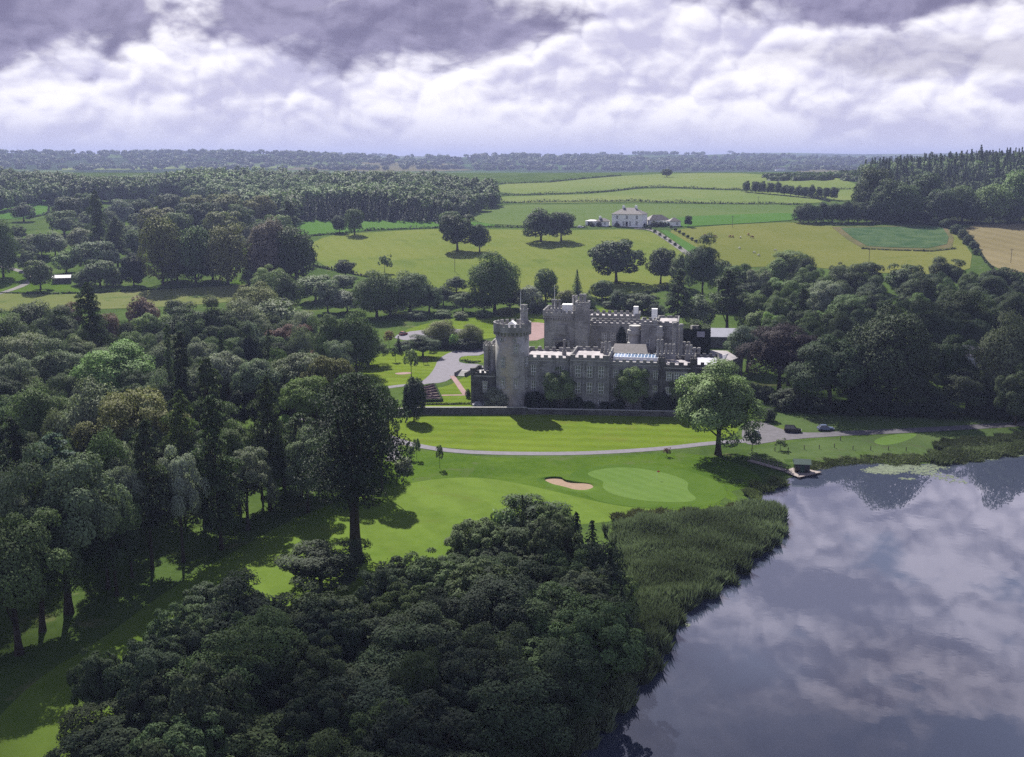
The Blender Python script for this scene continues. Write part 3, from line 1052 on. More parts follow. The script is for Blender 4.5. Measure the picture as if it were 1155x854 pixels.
CATS = {'holm_oak': 'tree', 'beech_tree': 'tree', 'willow_tree': 'tree', 'broadleaf_tree': 'tree', 'shrub': 'shrub', 'conifer_tree': 'conifer', 'pine_tree': 'pine', 'yew_tree': 'yew', 'young_tree': 'young tree'}
TREES = []
seqno = {}


def plant(sp, p, H, Rr, c, area, label=None, group=None, rot=None):
    lst = PROTO[sp]
    k = seqno.get(sp, 0)
    seqno[sp] = k + 1
    crown, trunk = lst[(k * 3 + int(random.random() * 2)) % len(lst)]
    name = KIND[sp][0]
    z = float(land(np.array([p[0]]), np.array([p[1]]))[0])
    e = put(name, None)
    e.empty_display_size = 2
    e.location = (p[0], p[1], z - .05)
    e.rotation_euler = (random.uniform(-.03, .03), random.uniform(-.03, .03), random.uniform(0, 6.28) if rot is None else rot)
    e.scale = (Rr / 8 * random.uniform(.94, 1.06), Rr / 8 * random.uniform(.94, 1.06), H / 20)
    t_ = put('trunk' if sp != 'shrub' else 'stem', trunk, e)
    o = put('crown' if sp != 'shrub' else 'foliage', crown, e)
    v = random.uniform(.86, 1.14)
    cc = tuple(q_ * CS for q_ in COLS[c])
    o.color = (cc[0] * v * random.uniform(.93, 1.07), cc[1] * v, cc[2] * v * random.uniform(.9, 1.1), 1)
    e['category'] = CATS[name]
    if group:
        e['group'] = group
    TREES.append(dict(o=e, sp=sp, c=c, area=area, label=label, p=Vector((p[0], p[1])), H=H, R=Rr))
    return e


def TT(sp, px, top, w, H, c, area, label=None, group=None):
    """tree whose top shows at a pixel of the photograph, crown w pixels wide, H metres tall"""
    p = G(px, top, H)
    return plant(sp, p, H, w / 2 / pxm(p, p[2] + H * .6), c, area, label, group)


def TB(sp, px, base, top, w, c, area, label=None, group=None):
    """tree with its foot at (px, base) and its top at row top"""
    p = G(px, base)
    lo, hi = .5, 80
    for _ in range(30):
        h_ = (lo + hi) / 2
        if proj(p[0], p[1], p[2] + h_)[1] > top:
            lo = h_
        else:
            hi = h_
    return plant(sp, p, lo, w / 2 / pxm(p, p[2] + lo * .5), c, area, label, group)


def fill(sps, poly, dz, spacing, Hr, Rr, cols, area, tries=4000, group=None, shrink=1.0, maxn=400):
    """fill a wood between the trees already there; poly is the outline of its canopy in the photograph"""
    w = [G(a, b, dz).xy for a, b in poly]
    xs, ys = [p.x for p in w], [p.y for p in w]
    k = 0
    near = [(t_['p'].x, t_['p'].y, t_['R']) for t_ in TREES]
    for _ in range(tries):
        x, y = random.uniform(min(xs), max(xs)), random.uniform(min(ys), max(ys))
        if not inside(w, np.array([x]), np.array([y]))[0]:
            continue
        rad = random.uniform(*Rr)
        if any((x - a) ** 2 + (y - b) ** 2 < (spacing * .5 + r_ * shrink) ** 2 * .5 for a, b, r_ in near):
            continue
        near.append((x, y, rad))
        sp = random.choice(sps)
        f = {'pads': .62, 'spruce': .5, 'farspruce': .5, 'tall': .8}.get(sp, 1)
        g = {'pads': 1.15, 'spruce': 1.15, 'farspruce': 1.15, 'tall': 1.1}.get(sp, 1)
        plant(sp, (x, y), random.uniform(*Hr) * g, rad * f, random.choice(cols), area, None, group)
        k += 1
        if k >= maxn:
            break
    return k

# ------------------------------------------------------------------ the woods
LW, FG, RW, LC, HW, MID = 'left wood', 'near grove', 'right wood', 'far left copse', 'hilltop wood', 'castle back belt'

# lone trees one can point at
TB('bigpine', 401, 622, 424, 112, 'deep', LW, 'huge dark pine with thick bare trunk standing alone on the fairway edge')
TB('broad', 810, 513, 411, 102, 'pale', 'lawn', 'great spreading pale green tree by the lake path, throwing its shadow on the lawn')
TB('yew', 467, 475, 424, 27, 'deep', 'lawn', 'black-green egg-shaped yew on the lawn left of the terrace wall')
TB('broad', 632, 463, 417, 35, 'pale', 'castle front', 'pale green tree against the castle front, nearer the round tower')
TB('broad', 714, 465, 412, 36, 'pale', 'castle front', 'pale green tree against the right part of the castle front')
TB('broad', 766, 466, 422, 24, 'light', 'castle front', 'small light tree behind the great spreading tree by the castle end')
TB('broad', 362, 668, 613, 96, 'deep', FG, 'dark holm oak at the grove edge in front of the huge pine')
TB('young', 848, 509, 485, 20, 'dark', 'lawn', 'small dark round-headed tree right of the great spreading tree')
TB('young', 463, 519, 503, 9, 'mid', 'lawn', 'young tree on the path bend, nearest to the huge pine')
TB('young', 470, 518, 493, 9, 'mid', 'lawn', 'young tree on the path bend, tallest of the first pair')
TB('young', 496, 528, 500, 9, 'mid', 'lawn', 'young tree alone on the rough below the path')
TB('young', 752, 515, 504, 8, 'copper', 'lawn', 'small copper sapling beside the path in front of the castle')
TB('young', 880, 508, 494, 13, 'mid', 'lawn', 'small sapling on the lake shore grass near the jetty')
TB('young', 464, 425, 392, 17, 'light', 'garden', 'slim light green tree beside the castle driveway')
TB('young', 446, 408, 390, 10, 'mid', 'garden', 'thin sapling on the garden lawn left of the slim light tree')
TB('young', 439, 392, 372, 12, 'tan', 'garden', 'yellowish young tree beside the parked cars behind the garden')
TB('spruce', 450, 398, 379, 13, 'deep', 'garden', 'little dark cone-shaped conifer in the castle garden')
TB('broad', 477, 403, 379, 38, 'dark', 'garden', 'low spreading dark tree shading the garden lawn')
TB('broad', 415, 412, 378, 42, 'mid', 'garden', 'wide round tree at the left edge of the garden lawn')
TB('tall', 497, 390, 360, 38, 'olive', 'garden', 'olive green tree hiding the parked cars, left of the pair')
TB('tall', 531, 392, 364, 28, 'olive', 'garden', 'olive green tree hiding the parked cars, right of the pair')
TB('young', 512, 395, 376, 11, 'bright', 'garden', 'bright green young tree by the castle driveway curve')
for (x, b_, t_, w_) in ((505, 393, 381, 26), (527, 394, 381, 30), (546, 393, 383, 16), (455, 394, 384, 20)):
    TB('shrub', x, b_, t_, w_, 'deep', 'garden')
TB('shrub', 560, 460, 436, 28, 'silver', 'castle front', 'pale grey-green bush at the foot of the round tower')
TB('shrub', 528, 449, 438, 6, 'dark', 'garden', 'small dark pointed bush by the garden path')
TB('shrub', 455, 531, 515, 22, 'grey', 'lawn', 'grey-green bush beside the path near the huge pine')
for (x, b_, t_, w_, c_) in ((603, 461, 440, 22, 'deep'), (618, 463, 443, 20, 'deep'), (648, 463, 446, 18, 'deep'), (664, 464, 452, 16, 'dark'), (683, 464, 453, 16, 'deep'), (697, 465, 450, 16, 'deep'),
                            (732, 465, 447, 20, 'deep'), (747, 466, 440, 22, 'deep'), (760, 466, 446, 16, 'deep'), (778, 467, 436, 26, 'dark')):
    TB('shrub', x, b_, t_, w_, c_, 'castle front')
TB('shrub', 866, 475, 459, 20, 'deep', 'lawn', 'dark rounded bush on the corner of the car park')
TB('shrub', 845, 450, 430, 26, 'dark', RW)
# field trees
TB('farbroad', 383, 263, 242, 18, 'dark', 'fields', 'darker and lower tree of the close pair on the fresh green strip')
TB('farbroad', 400, 265, 233, 22, 'mid', 'fields', 'taller paler tree of the close pair on the fresh green strip')
TB('farbroad', 516, 283, 239, 40, 'dark', 'fields', 'large dark oak in the meadow, bigger of the middle pair')
TB('farbroad', 541, 284, 250, 24, 'dark', 'fields', 'smaller dark oak in the meadow beside the large one')
TB('farbroad', 508, 262, 236, 24, 'mid', 'fields', 'round tree on the hedge line behind the large dark oak')
TB('farbroad', 610, 273, 234, 40, 'dark', 'fields', 'broad dark oak in the meadow left of the white house')
TB('farbroad', 633, 272, 236, 30, 'dark', 'fields', 'narrower dark oak leaning on the broad one near the white house')
TB('farbroad', 695, 319, 268, 62, 'dark', 'fields', 'big dark oak on the meadow below the white house')
TB('young', 434, 308, 286, 14, 'mid', 'fields', 'lone sapling in the middle of the left meadow')
TB('farbroad', 776, 256, 242, 9, 'deep', 'fields', 'single small round tree right of the white house')
TB('farbroad', 752, 200, 190, 12, 'dark', 'fields', None)
# belt behind and beside the castle
for (sp, x, b_, t_, w_, c_) in (('farbroad', 390, 312, 292, 24, 'deep'), ('tall', 425, 358, 302, 48, 'mid'), ('tall', 463, 352, 305, 46, 'mid'), ('farbroad', 475, 322, 309, 15, 'deep'), ('tall', 558, 352, 280, 54, 'mid'),
                                ('farbroad', 515, 330, 311, 26, 'dark'), ('farbroad', 615, 345, 299, 30, 'mid'), ('farbroad', 596, 352, 321, 30, 'silver'), ('farbroad', 522, 352, 328, 32, 'mid'), ('farbroad', 356, 340, 308, 44, 'grey'),
                                ('farbroad', 370, 352, 314, 32, 'grey'), ('farbroad', 392, 352, 326, 36, 'silver'), ('farbroad', 388, 330, 308, 30, 'grey'), ('tall', 440, 356, 322, 36, 'mid'), ('farbroad', 500, 345, 322, 24, 'dark'),
                                ('farbroad', 745, 320, 276, 34, 'dark'), ('farbroad', 768, 325, 284, 28, 'mid'), ('broad', 792, 340, 269, 40, 'dark'), ('pads', 763, 374, 303, 46, 'dark'), ('pads', 820, 374, 305, 62, 'dark'), ('spruce', 651, 340, 305, 20, 'mid'),
                                ('farbroad', 679, 340, 314, 28, 'mid'), ('farbroad', 724, 352, 330, 40, 'dark'), ('farbroad', 787, 372, 332, 36, 'grey'), ('farbroad', 640, 352, 325, 26, 'olive'), ('farbroad', 660, 350, 330, 24, 'mid'), ('farbroad', 700, 350, 326, 26, 'dark'),
                                ('farbroad', 575, 348, 324, 28, 'dark'), ('farbroad', 546, 352, 326, 26, 'dark'), ('farbroad', 484, 352, 322, 30, 'mid')):
    TB(sp, x, b_, t_, w_, c_, MID)
for (x, b_, t_, w_, c_) in ((470, 360, 350, 22, 'grey'), (500, 358, 349, 20, 'mid'), (520, 360, 351, 16, 'grey'), (545, 358, 349, 20, 'mid'), (570, 356, 346, 22, 'olive'), (608, 352, 340, 26, 'dark'), (635, 349, 339, 24, 'grey'), (660, 347, 338, 22, 'mid'), (690, 347, 339, 20, 'dark'), (712, 349, 340, 22, 'dark'), (738, 356, 342, 24, 'deep')):
    TB('shrub', x, b_, t_, w_, c_, MID)

# left wood: front edge
for (sp, x, b_, t_, w_, c_) in (('highbroad', 78, 692, 511, 120, 'grey'), ('highbroad', 22, 738, 582, 120, 'mid'), ('flat', 132, 672, 562, 66, 'mid'), ('pads', 172, 642, 474, 76, 'dark'), ('highbroad', 207, 634, 509, 56, 'silver'), ('pads', 250, 620, 446, 78, 'dark'),
                                ('highbroad', 280, 598, 504, 60, 'grey'), ('flat', 305, 576, 516, 56, 'dark'), ('pads', 340, 560, 466, 70, 'dark')):
    TB(sp, x, b_, t_, w_, c_, LW)
TB('young', 115, 655, 632, 12, 'mid', LW)
TB('highbroad', 48, 712, 566, 96, 'dark', LW)
TB('broad', 122, 664, 548, 74, 'dark', LW)
TB('highbroad', -18, 748, 600, 110, 'mid', LW)
for (sp, x, t_, w_, H, c_) in (('tall', 2, 528, 56, 22, 'silver'), ('pads', 56, 490, 92, 20, 'blue'), ('tall', 102, 422, 84, 27, 'grey'), ('broad', 148, 437, 104, 26, 'olive'), ('broad', 128, 388, 96, 24, 'bright'), ('pads', 199, 374, 54, 31, 'deep'),
                               ('pads', 184, 366, 24, 28, 'mid'), ('pads', 95, 319, 48, 33, 'dark'), ('broad', 28, 374, 72, 22, 'grey'), ('broad', 62, 386, 64, 22, 'grey'), ('broad', 5, 398, 60, 22, 'grey'), ('tall', 34, 338, 64, 22, 'dark'),
                               ('broad', 66, 348, 54, 21, 'dark'), ('broad', 4, 352, 54, 20, 'mid'), ('farbroad', 160, 333, 36, 17, 'copper'), ('broad', 120, 352, 38, 18, 'copper'), ('farbroad', 78, 339, 24, 15, 'copper'), ('broad', 327, 362, 52, 19, 'copper'),
                               ('broad', 353, 394, 36, 15, 'copper'), ('broad', 170, 350, 48, 20, 'light'), ('broad', 212, 343, 64, 23, 'dark'), ('broad', 240, 340, 52, 24, 'dark'), ('tall', 272, 333, 60, 25, 'silver'), ('broad', 286, 320, 56, 22, 'olive'), ('farbroad', 311, 333, 56, 22, 'grey'),
                               ('broad', 344, 349, 34, 19, 'silver'), ('pads', 250, 374, 30, 24, 'dark'), ('spruce', 300, 372, 34, 23, 'dark'), ('yew', 326, 380, 30, 16, 'deep'), ('flat', 252, 398, 60, 24, 'silver'), ('flat', 292, 404, 62, 24, 'grey'), ('flat', 338, 398, 74, 25, 'grey'),
                               ('flat', 372, 402, 60, 25, 'olive'), ('flat', 402, 420, 56, 25, 'mid'), ('flat', 428, 432, 42, 24, 'mid'), ('broad', 317, 466, 50, 17, 'bright'), ('pads', 232, 405, 64, 29, 'dark'), ('pads', 297, 424, 48, 28, 'dark'), ('flat', 350, 424, 66, 24, 'light'),
                               ('tall', 400, 346, 44, 23, 'mid'), ('broad', 372, 352, 40, 21, 'mid'), ('tall', 362, 372, 22, 24, 'dark'), ('broad', 388, 372, 34, 14, 'olive'), ('broad', 300, 300, 40, 20, 'light'), ('farbroad', 322, 306, 34, 20, 'mid'), ('farbroad', 196, 335, 26, 15, 'dark'),
                               ('broad', 145, 502, 60, 20, 'grey'), ('flat', 140, 527, 46, 20, 'silver'), ('tall', 118, 480, 56, 24, 'mid'), ('pads', 200, 440, 50, 27, 'mid'), ('broad', 85, 372, 40, 20, 'mid'), ('broad', 150, 372, 42, 20, 'mid'), ('broad', 225, 378, 44, 20, 'grey'),
                               ('tall', 30, 430, 66, 24, 'mid'), ('broad', 60, 440, 60, 22, 'mid'), ('pads', 12, 470, 64, 25, 'deep'), ('broad', 265, 470, 56, 20, 'mid')):
    TT(sp, x, t_, w_, H, c_, LW)
nl = fill(['broad', 'broad', 'broad', 'tall', 'flat'], [(-70, 372), (60, 352), (180, 352), (300, 350), (385, 375), (392, 412), (430, 440), (395, 468), (330, 476), (260, 488), (180, 500), (80, 522), (-70, 572)], 20, 7.0, (15, 20), (4.2, 6), ['mid', 'dark', 'grey', 'dark', 'deep'], LW, tries=4500, shrink=.66, maxn=120)

# the near grove along the lake
GROVE = [(20, 1000), (62, 890), (118, 770), (140, 732), (192, 712), (212, 664), (290, 662), (318, 690), (345, 682), (392, 662), (425, 638), (472, 622), (516, 592), (556, 572), (600, 573), (645, 584), (668, 610), (672, 655), (678, 705), (662, 730), (620, 765), (552, 800), (500, 842), (458, 890), (425, 950), (390, 1000)]
for (sp, x, t_, w_, H, c_) in (('spruce', 648, 580, 60, 14, 'deep'), ('spruce', 668, 590, 60, 14, 'deep'), ('dense', 676, 606, 56, 13, 'deep'), ('dense', 688, 636, 52, 12, 'deep'), ('spruce', 690, 622, 60, 14, 'deep'), ('dense', 694, 672, 46, 11, 'deep'), ('spruce', 700, 664, 50, 11, 'deep'), ('spruce', 592, 561, 26, 15, 'dark'), ('young', 568, 563, 40, 14, 'mid'),
                               ('thicket', 540, 584, 70, 13, 'mid'), ('thicket', 620, 572, 60, 13, 'mid'), ('thicket', 240, 656, 80, 12, 'dark'), ('thicket', 284, 668, 60, 12, 'dark'), ('thicket', 108, 728, 66, 12, 'dark'), ('thicket', 168, 712, 64, 13, 'deep'), ('thicket', 690, 645, 60, 11, 'light'), ('thicket', 660, 640, 60, 12, 'grey'),
                               ('thicket', 485, 622, 80, 13, 'mid'), ('thicket', 435, 640, 66, 12, 'dark')):
    TT(sp, x, t_, w_, H, c_, FG)
ng = fill(['thicket', 'thicket', 'broad', 'thicket'], GROVE, 11, 6.4, (9, 15), (3.4, 7.6), ['dark', 'dark', 'deep', 'dark', 'mid', 'deep'], FG, tries=3500, shrink=.75, maxn=110)

# right wood
for (sp, x, b_, t_, w_, c_) in (('broad', 879, 442, 364, 78, 'purple'), ('broad', 936, 464, 376, 82, 'dark'), ('tall', 1003, 462, 346, 92, 'dark'), ('broad', 1064, 456, 376, 58, 'dark'), ('broad', 1034, 464, 424, 52, 'dark'), ('broad', 1090, 466, 418, 58, 'dark'), ('tall', 1132, 462, 346, 66, 'grey'),
                                ('broad', 1160, 470, 400, 60, 'mid'), ('broad', 970, 464, 425, 50, 'deep'), ('shrub', 890, 462, 438, 40, 'deep'), ('shrub', 920, 464, 448, 36, 'deep'), ('shrub', 960, 466, 450, 40, 'deep'), ('shrub', 1004, 468, 450, 40, 'deep'), ('shrub', 1060, 470, 446, 44, 'deep'), ('shrub', 1112, 470, 444, 40, 'deep'), ('shrub', 1150, 472, 444, 44, 'dark'), ('shrub', 862, 452, 434, 30, 'deep'), ('shrub', 990, 462, 448, 36, 'deep'), ('shrub', 1035, 468, 452, 36, 'deep')):
    TB(sp, x, b_, t_, w_, c_, RW)
for (sp, x, t_, w_, H, c_) in (('broad', 892, 281, 44, 19, 'light'), ('broad', 882, 311, 46, 19, 'light'), ('broad', 880, 332, 34, 19, 'mid'), ('broad', 871, 352, 26, 14, 'bright'), ('broad', 845, 368, 50, 16, 'grey'), ('broad', 934, 315, 42, 21, 'silver'), ('broad', 962, 298, 50, 19, 'dark'), ('broad', 960, 331, 48, 18, 'mid'),
                               ('broad', 1009, 332, 36, 20, 'dark'), ('broad', 1040, 308, 46, 19, 'dark'), ('broad', 1052, 344, 66, 22, 'dark'), ('broad', 1092, 327, 66, 23, 'dark'), ('broad', 1068, 289, 42, 18, 'dark'), ('farbroad', 1022, 296, 42, 18, 'dark'), ('broad', 1118, 306, 46, 18, 'dark'), ('farbroad', 1142, 300, 40, 17, 'dark'), ('broad', 835, 296, 36, 18, 'mid'), ('broad', 858, 300, 30, 18, 'grey'),
                               ('broad', 912, 300, 36, 19, 'mid'), ('broad', 985, 315, 36, 18, 'dark'), ('broad', 1150, 330, 46, 20, 'dark'), ('broad', 850, 330, 36, 18, 'mid'), ('pads', 905, 325, 34, 22, 'dark'), ('broad', 925, 350, 36, 12, 'light'), ('farbroad', 812, 290, 32, 18, 'dark'), ('farbroad', 880, 290, 30, 16, 'light'), ('farbroad', 980, 293, 36, 16, 'dark')):
    TT(sp, x, t_, w_, H, c_, RW)
nr = fill(['broad', 'broad', 'farbroad', 'tall'], [(830, 300), (880, 290), (960, 298), (1060, 300), (1160, 305), (1250, 310), (1250, 430), (1160, 425), (1080, 420), (1020, 400), (960, 392), (900, 372), (850, 345)], 15, 9, (13, 17.5), (4.5, 6.5), ['dark', 'mid', 'dark', 'deep'], RW, tries=3000, shrink=.7, maxn=75)

# copse at the far left
for (sp, x, b_, t_, w_, c_) in (('dense', 184, 322, 243, 48, 'olive'), ('dense', 221, 320, 252, 42, 'mid'), ('dense', 257, 321, 250, 44, 'olive'), ('yew', 151, 322, 285, 30, 'deep'), ('dense', 302, 320, 246, 42, 'mauve'), ('dense', 334, 320, 252, 48, 'dark'), ('dense', 296, 318, 262, 36, 'mauve'), ('farbroad', 46, 327, 291, 34, 'mid'), ('farbroad', 113, 323, 292, 40, 'mid'), ('farbroad', 75, 308, 281, 30, 'light'), ('tall', 4, 313, 246, 34, 'mid'), ('farbroad', 108, 307, 269, 44, 'grey'), ('pads', 133, 300, 245, 34, 'dark'), ('farbroad', 27, 250, 228, 26, 'dark'), ('pads', 112, 292, 215, 26, 'dark'), ('tall', 316, 318, 270, 40, 'dark'), ('tall', 240, 316, 275, 34, 'dark'), ('tall', 200, 316, 275, 36, 'mid'), ('shrub', 96, 321, 303, 26, 'mid'), ('shrub', 128, 323, 302, 22, 'mid'), ('shrub', 285, 322, 300, 26, 'dark')):
    TB(sp, x, b_, t_, w_, c_, LC)
for (sp, x, t_, w_, H, c_) in (('farbroad', 215, 227, 42, 24, 'dark'), ('farbroad', 251, 236, 42, 24, 'olive'), ('farbroad', 292, 218, 36, 24, 'olive'), ('pads', 324, 226, 38, 26, 'dark'), ('farbroad', 190, 216, 36, 24, 'dark'), ('farbroad', 252, 217, 38, 24, 'olive'), ('farbroad', 222, 217, 34, 24, 'olive'), ('farbroad', 178, 232, 44, 24, 'olive'), ('farbroad', 138, 223, 30, 22, 'silver'), ('farbroad', 75, 219, 36, 23, 'dark'), ('farbroad', 98, 216, 30, 23, 'mid'), ('farbroad', 160, 222, 30, 22, 'dark'), ('farbroad', 312, 240, 36, 24, 'light'), ('farbroad', 270, 228, 34, 24, 'mid'), ('farbroad', 70, 235, 32, 18, 'mid'), ('farbroad', 60, 260, 26, 16, 'silver'), ('farbroad', 88, 255, 28, 16, 'silver'), ('farbroad', 40, 262, 26, 15, 'silver'), ('farbroad', 150, 258, 30, 18, 'mid'), ('farbroad', 200, 236, 34, 24, 'mid'), ('farbroad', 236, 226, 34, 24, 'dark')):
    TT(sp, x, t_, w_, H, c_, LC)
nc = fill(['thicket'], [(-30, 262), (50, 246), (100, 225), (180, 218), (290, 220), (345, 240), (345, 280), (230, 285), (160, 280), (100, 290), (30, 290), (-30, 300)], 13, 7, (11, 16), (4.5, 6.5), ['silver', 'grey', 'grey', 'mid'], LC, tries=3000, shrink=.7, maxn=60)

# hilltop wood at the right and its hedge-like spur
for (sp, x, b_, t_, w_, c_) in (('dense', 985, 244, 186, 44, 'dark'), ('dense', 1000, 250, 200, 36, 'dark'), ('dense', 1018, 251, 205, 44, 'mid'), ('dense', 1040, 246, 192, 40, 'dark'), ('dense', 1062, 252, 212, 36, 'dark'), ('dense', 1085, 250, 208, 36, 'mid'), ('dense', 1120, 252, 206, 40, 'light'), ('dense', 1150, 250, 192, 44, 'light'), ('dense', 1100, 252, 222, 30, 'dark'), ('dense', 1136, 252, 222, 32, 'dark')):
    TB(sp, x, b_, t_, w_, c_, HW)
for i, (x, t_, H) in enumerate(((1108, 164, 27), (1096, 169, 25), (1085, 171, 24), (1078, 172, 24), (1120, 170, 25), (1136, 172, 25), (1062, 174, 24), (1048, 176, 24), (1036, 179, 23), (1022, 180, 23), (1012, 184, 22), (1150, 173, 25), (1070, 182, 24), (1090, 184, 24), (1056, 190, 23), (1104, 186, 25), (1140, 184, 24), (1125, 182, 24), (1030, 192, 22), (1076, 198, 22), (1112, 200, 22), (1046, 200, 22))):
    TT('farspruce', x, t_, 15, H, 'dark', HW)
for i in range(16):
    x = 902 + i * 9.4 + random.uniform(-2, 2)
    TB('dense', x, 251 + random.uniform(-.8, .8), 229 + (6 if i > 8 else 0) + random.uniform(-3, 3), random.uniform(15, 20), random.choice(['dark', 'deep', 'dark', 'mid']), 'field edge spur')
for i in range(13):
    x = 843 + i * 8.2 + random.uniform(-1.5, 1.5)
    TB('farbroad', x, 217 + i * .75, 203 + i * .7 + random.uniform(-2, 1.5), random.uniform(8, 11), 'dark', 'hill field tree row')
for i, (x, b_, w_) in enumerate(((1054, 255, 11), (1066, 257, 12), (1078, 264, 13), (1086, 270, 13), (1092, 276, 13), (1098, 281, 11), (1100, 287, 8))):
    TB('shrub', x, b_, b_ - w_ * .9, w_, 'dark', 'stubble field hedge line')
# avenue up to the white house: small round trees
for side in (0, 1):
    for i in range(7):
        f = i / 6
        x, y = (733 + f * 34, 259 + f * 22) if side == 0 else (757 + f * 28, 258 + f * 16)
        TB('farbroad', x, y, y - 4.2, 4.2, 'dark', 'white house avenue')
for (x, w_) in ((668, 6), (676, 7), (696, 6), (705, 5), (714, 6), (726, 5), (738, 9), (745, 8), (750, 7), (755, 6)):
    TB('shrub', x, 255.5, 255.5 - w_ * .75, w_, 'deep', 'white house garden')

# ------------------------------------------------------------------ the castle
castle = thing('castle', (0.1, 318, 0), 'grey limestone castle with round corner tower, battlements and pale flat roofs', 'castle', R(-10))


def battlement(b, poly, z, low=.55, high=.75, merlon=1.15, gap=.85, th=.45, closed=True, out=.12, mi=0):
    """parapet wall with merlons along the rim of a roof (poly runs anticlockwise)"""
    P_ = [Vector((p[0], p[1])) for p in poly]
    N = len(P_)
    for i in range(N if closed else N - 1):
        p, q = P_[i], P_[(i + 1) % N]
        d = (q - p).normalized()
        nrm = Vector((d.y, -d.x))
        p = p + nrm * out - (d * out if closed else d * 0)
        q = q + nrm * out + (d * (out - th) if closed else d * 0)
        L_ = (q - p).length
        e = -nrm
        b.prism([p, q, q + e * th, p + e * th], z, z + low, mi)
        k = max(1, round((L_ + gap) / (merlon + gap)))
        st = (L_ + gap) / k
        for j in range(k):
            a = p + d * (st * j)
            c = a + d * (st - gap)
            b.prism([a, c, c + e * (th - .01), a + e * (th - .01)], z + low + .001, z + low + high, mi)


def rect(u0, u1, v0, v1):
    return [(u0, v0), (u1, v0), (u1, v1), (u0, v1)]


def window_mesh(w, h_, lights=2, rows=3, arch=False, hood=True):
    """sash window seen from outside: x across, z up from the sill, -y is outside"""
    b = MB()
    b.box(-w / 2, w / 2, -.03, .05, 0, h_, 2)
    for i in range(lights + 1):
        x = -w / 2 + w * i / lights
        t_ = .055 if 0 < i < lights else .08
        b.box(x - t_, x + t_, -.09, -.031, .06, h_ - .06, 1)
    for j in range(rows + 1):
        z = h_ * j / rows
        b.box(-w / 2 + .09, w / 2 - .09, -.075, -.032, max(.02, z - .05), min(h_ - .02, z + .05), 1)
    s = .17
    b.box(-w / 2 - s, -w / 2 - .005, -.14, -.002, -.02, h_, 0)
    b.box(w / 2 + .005, w / 2 + s, -.14, -.002, -.02, h_, 0)
    b.box(-w / 2 - s, w / 2 + s, -.141, -.001, h_ + .003, h_ + s, 0)
    b.box(-w / 2 - s - .06, w / 2 + s + .06, -.2, -.001, -.2, -.024, 0)
    if hood:
        b.box(-w / 2 - s - .16, w / 2 + s + .16, -.24, -.001, h_ + s + .003, h_ + s + .15, 0)
        for q in (-1, 1):
            x = q * (w / 2 + s + .09)
            b.box(x - .07, x + .07, -.22, -.001, h_ - .35, h_ + s, 0)
    return b.mesh('window', [M['dressing'], M['white'], M['pane']])


WM = {}


def window(parent, x, y, z, w, h_, lights=2, rows=3, rz=0.0, hood=True):
    key = (w, h_, lights, rows, hood)
    if key not in WM:
        WM[key] = window_mesh(*key[:4], hood=hood)
    o = put('window', WM[key], parent)
    o.location = (x, y, z)
    o.rotation_euler = (0, 0, rz)
    return o


def part(name, b, mats, parent=castle, smooth=False):
    return b.build(name, mats, parent, smooth)


def shaft(b, x, y, z0, z1, r=.45, seg=8):
    b.lathe(x, y, [(r * 1.35, z0), (r * 1.35, z0 + .7), (r, z0 + .9), (r, z1 - .8), (r * 1.3, z1 - .6), (r * 1.3, z1 - .25), (r * 1.05, z1 - .2), (r * 1.05, z1)], seg)


def box_part(name, u0, u1, v0, v1, z0, z1, mat='stone', parent=castle, roof='paleroof', batt=True, string=True, **kw):
    b = MB().box(u0, u1, v0, v1, z0, z1)
    o = part(name, b, M[mat], parent)
    if string:
        s = MB()
        for zz in (z1 - .5,):
            s.prism(rect(u0 - .13, u1 + .13, v0 - .13, v1 + .13), zz, zz + .3)
        part('string_course', s, M['dressing'], o)
    if batt:
        s = MB()
        battlement(s, rect(u0, u1, v0, v1), z1, **kw)
        part('battlement', s, M[mat], o)
    if roof:
        s = MB().box(u0 + .6, u1 - .6, v0 + .6, v1 - .6, z1 - .1, z1 + .14)
        part('roof', s, M[roof], o)
    return o


# round tower
b = MB().lathe(0, 0, [(5.35, -.6), (5.25, 1.6), (5.0, 2.4), (4.95, 12), (4.9, 21.6)], 40)
tower = part('round_tower', b, M['towerstone'], castle, True)
b = MB()
b.lathe(0, 0, [(4.88, 21.45), (5.0, 21.9), (5.55, 22.5), (5.6, 24.1)], 40, cap=False)
b.lathe(0, 0, [(5.05, 24.1), (5.0, 22.4)], 40, cap=False)
b.lathe(0, 0, [(5.6, 24.1), (5.05, 24.101)], 40, cap=False)
for i in range(30):                    # corbels under the parapet
    a = 2 * math.pi * i / 30
    d = Vector((math.cos(a), math.sin(a)))
    b.obox(d * 5.28, d, .55, .38, 21.5, 22.35)
for i in range(20):                    # merlons
    a = 2 * math.pi * (i + .5) / 20
    d = Vector((math.cos(a), math.sin(a)))
    b.obox(d * 5.33, d, .5, 1.02, 24.102, 25.0)
part('battlement', b, M['stone'], tower)
b = MB().lathe(0, 0, [(4.99, 22.6), (4.99, 22.8), (.2, 23.0)], 32)
part('roof', b, M['paleroof'], tower)
b = MB().box(-1.0, 1.2, -2.2, .2, 22.9, 24.5)
k = b.verts([(-1.15, -2.35, 24.5), (1.35, -2.35, 24.5), (1.35, .35, 24.5), (-1.15, .35, 24.5), (.1, -2.3, 25.5), (.1, .3, 25.5)])
for f in ((0, 1, 4), (1, 2, 5, 4), (2, 3, 5), (3, 0, 4, 5)):
    b.face([k + i for i in f])
part('roof_hatch', b, M['white'], tower)
b = MB()
b.lathe(3.2, 1.6, [(1.3, 22.8), (1.3, 25.6), (1.15, 25.8), (1.1, 28.0), (1.3, 28.2), (1.3, 28.7)], 8)
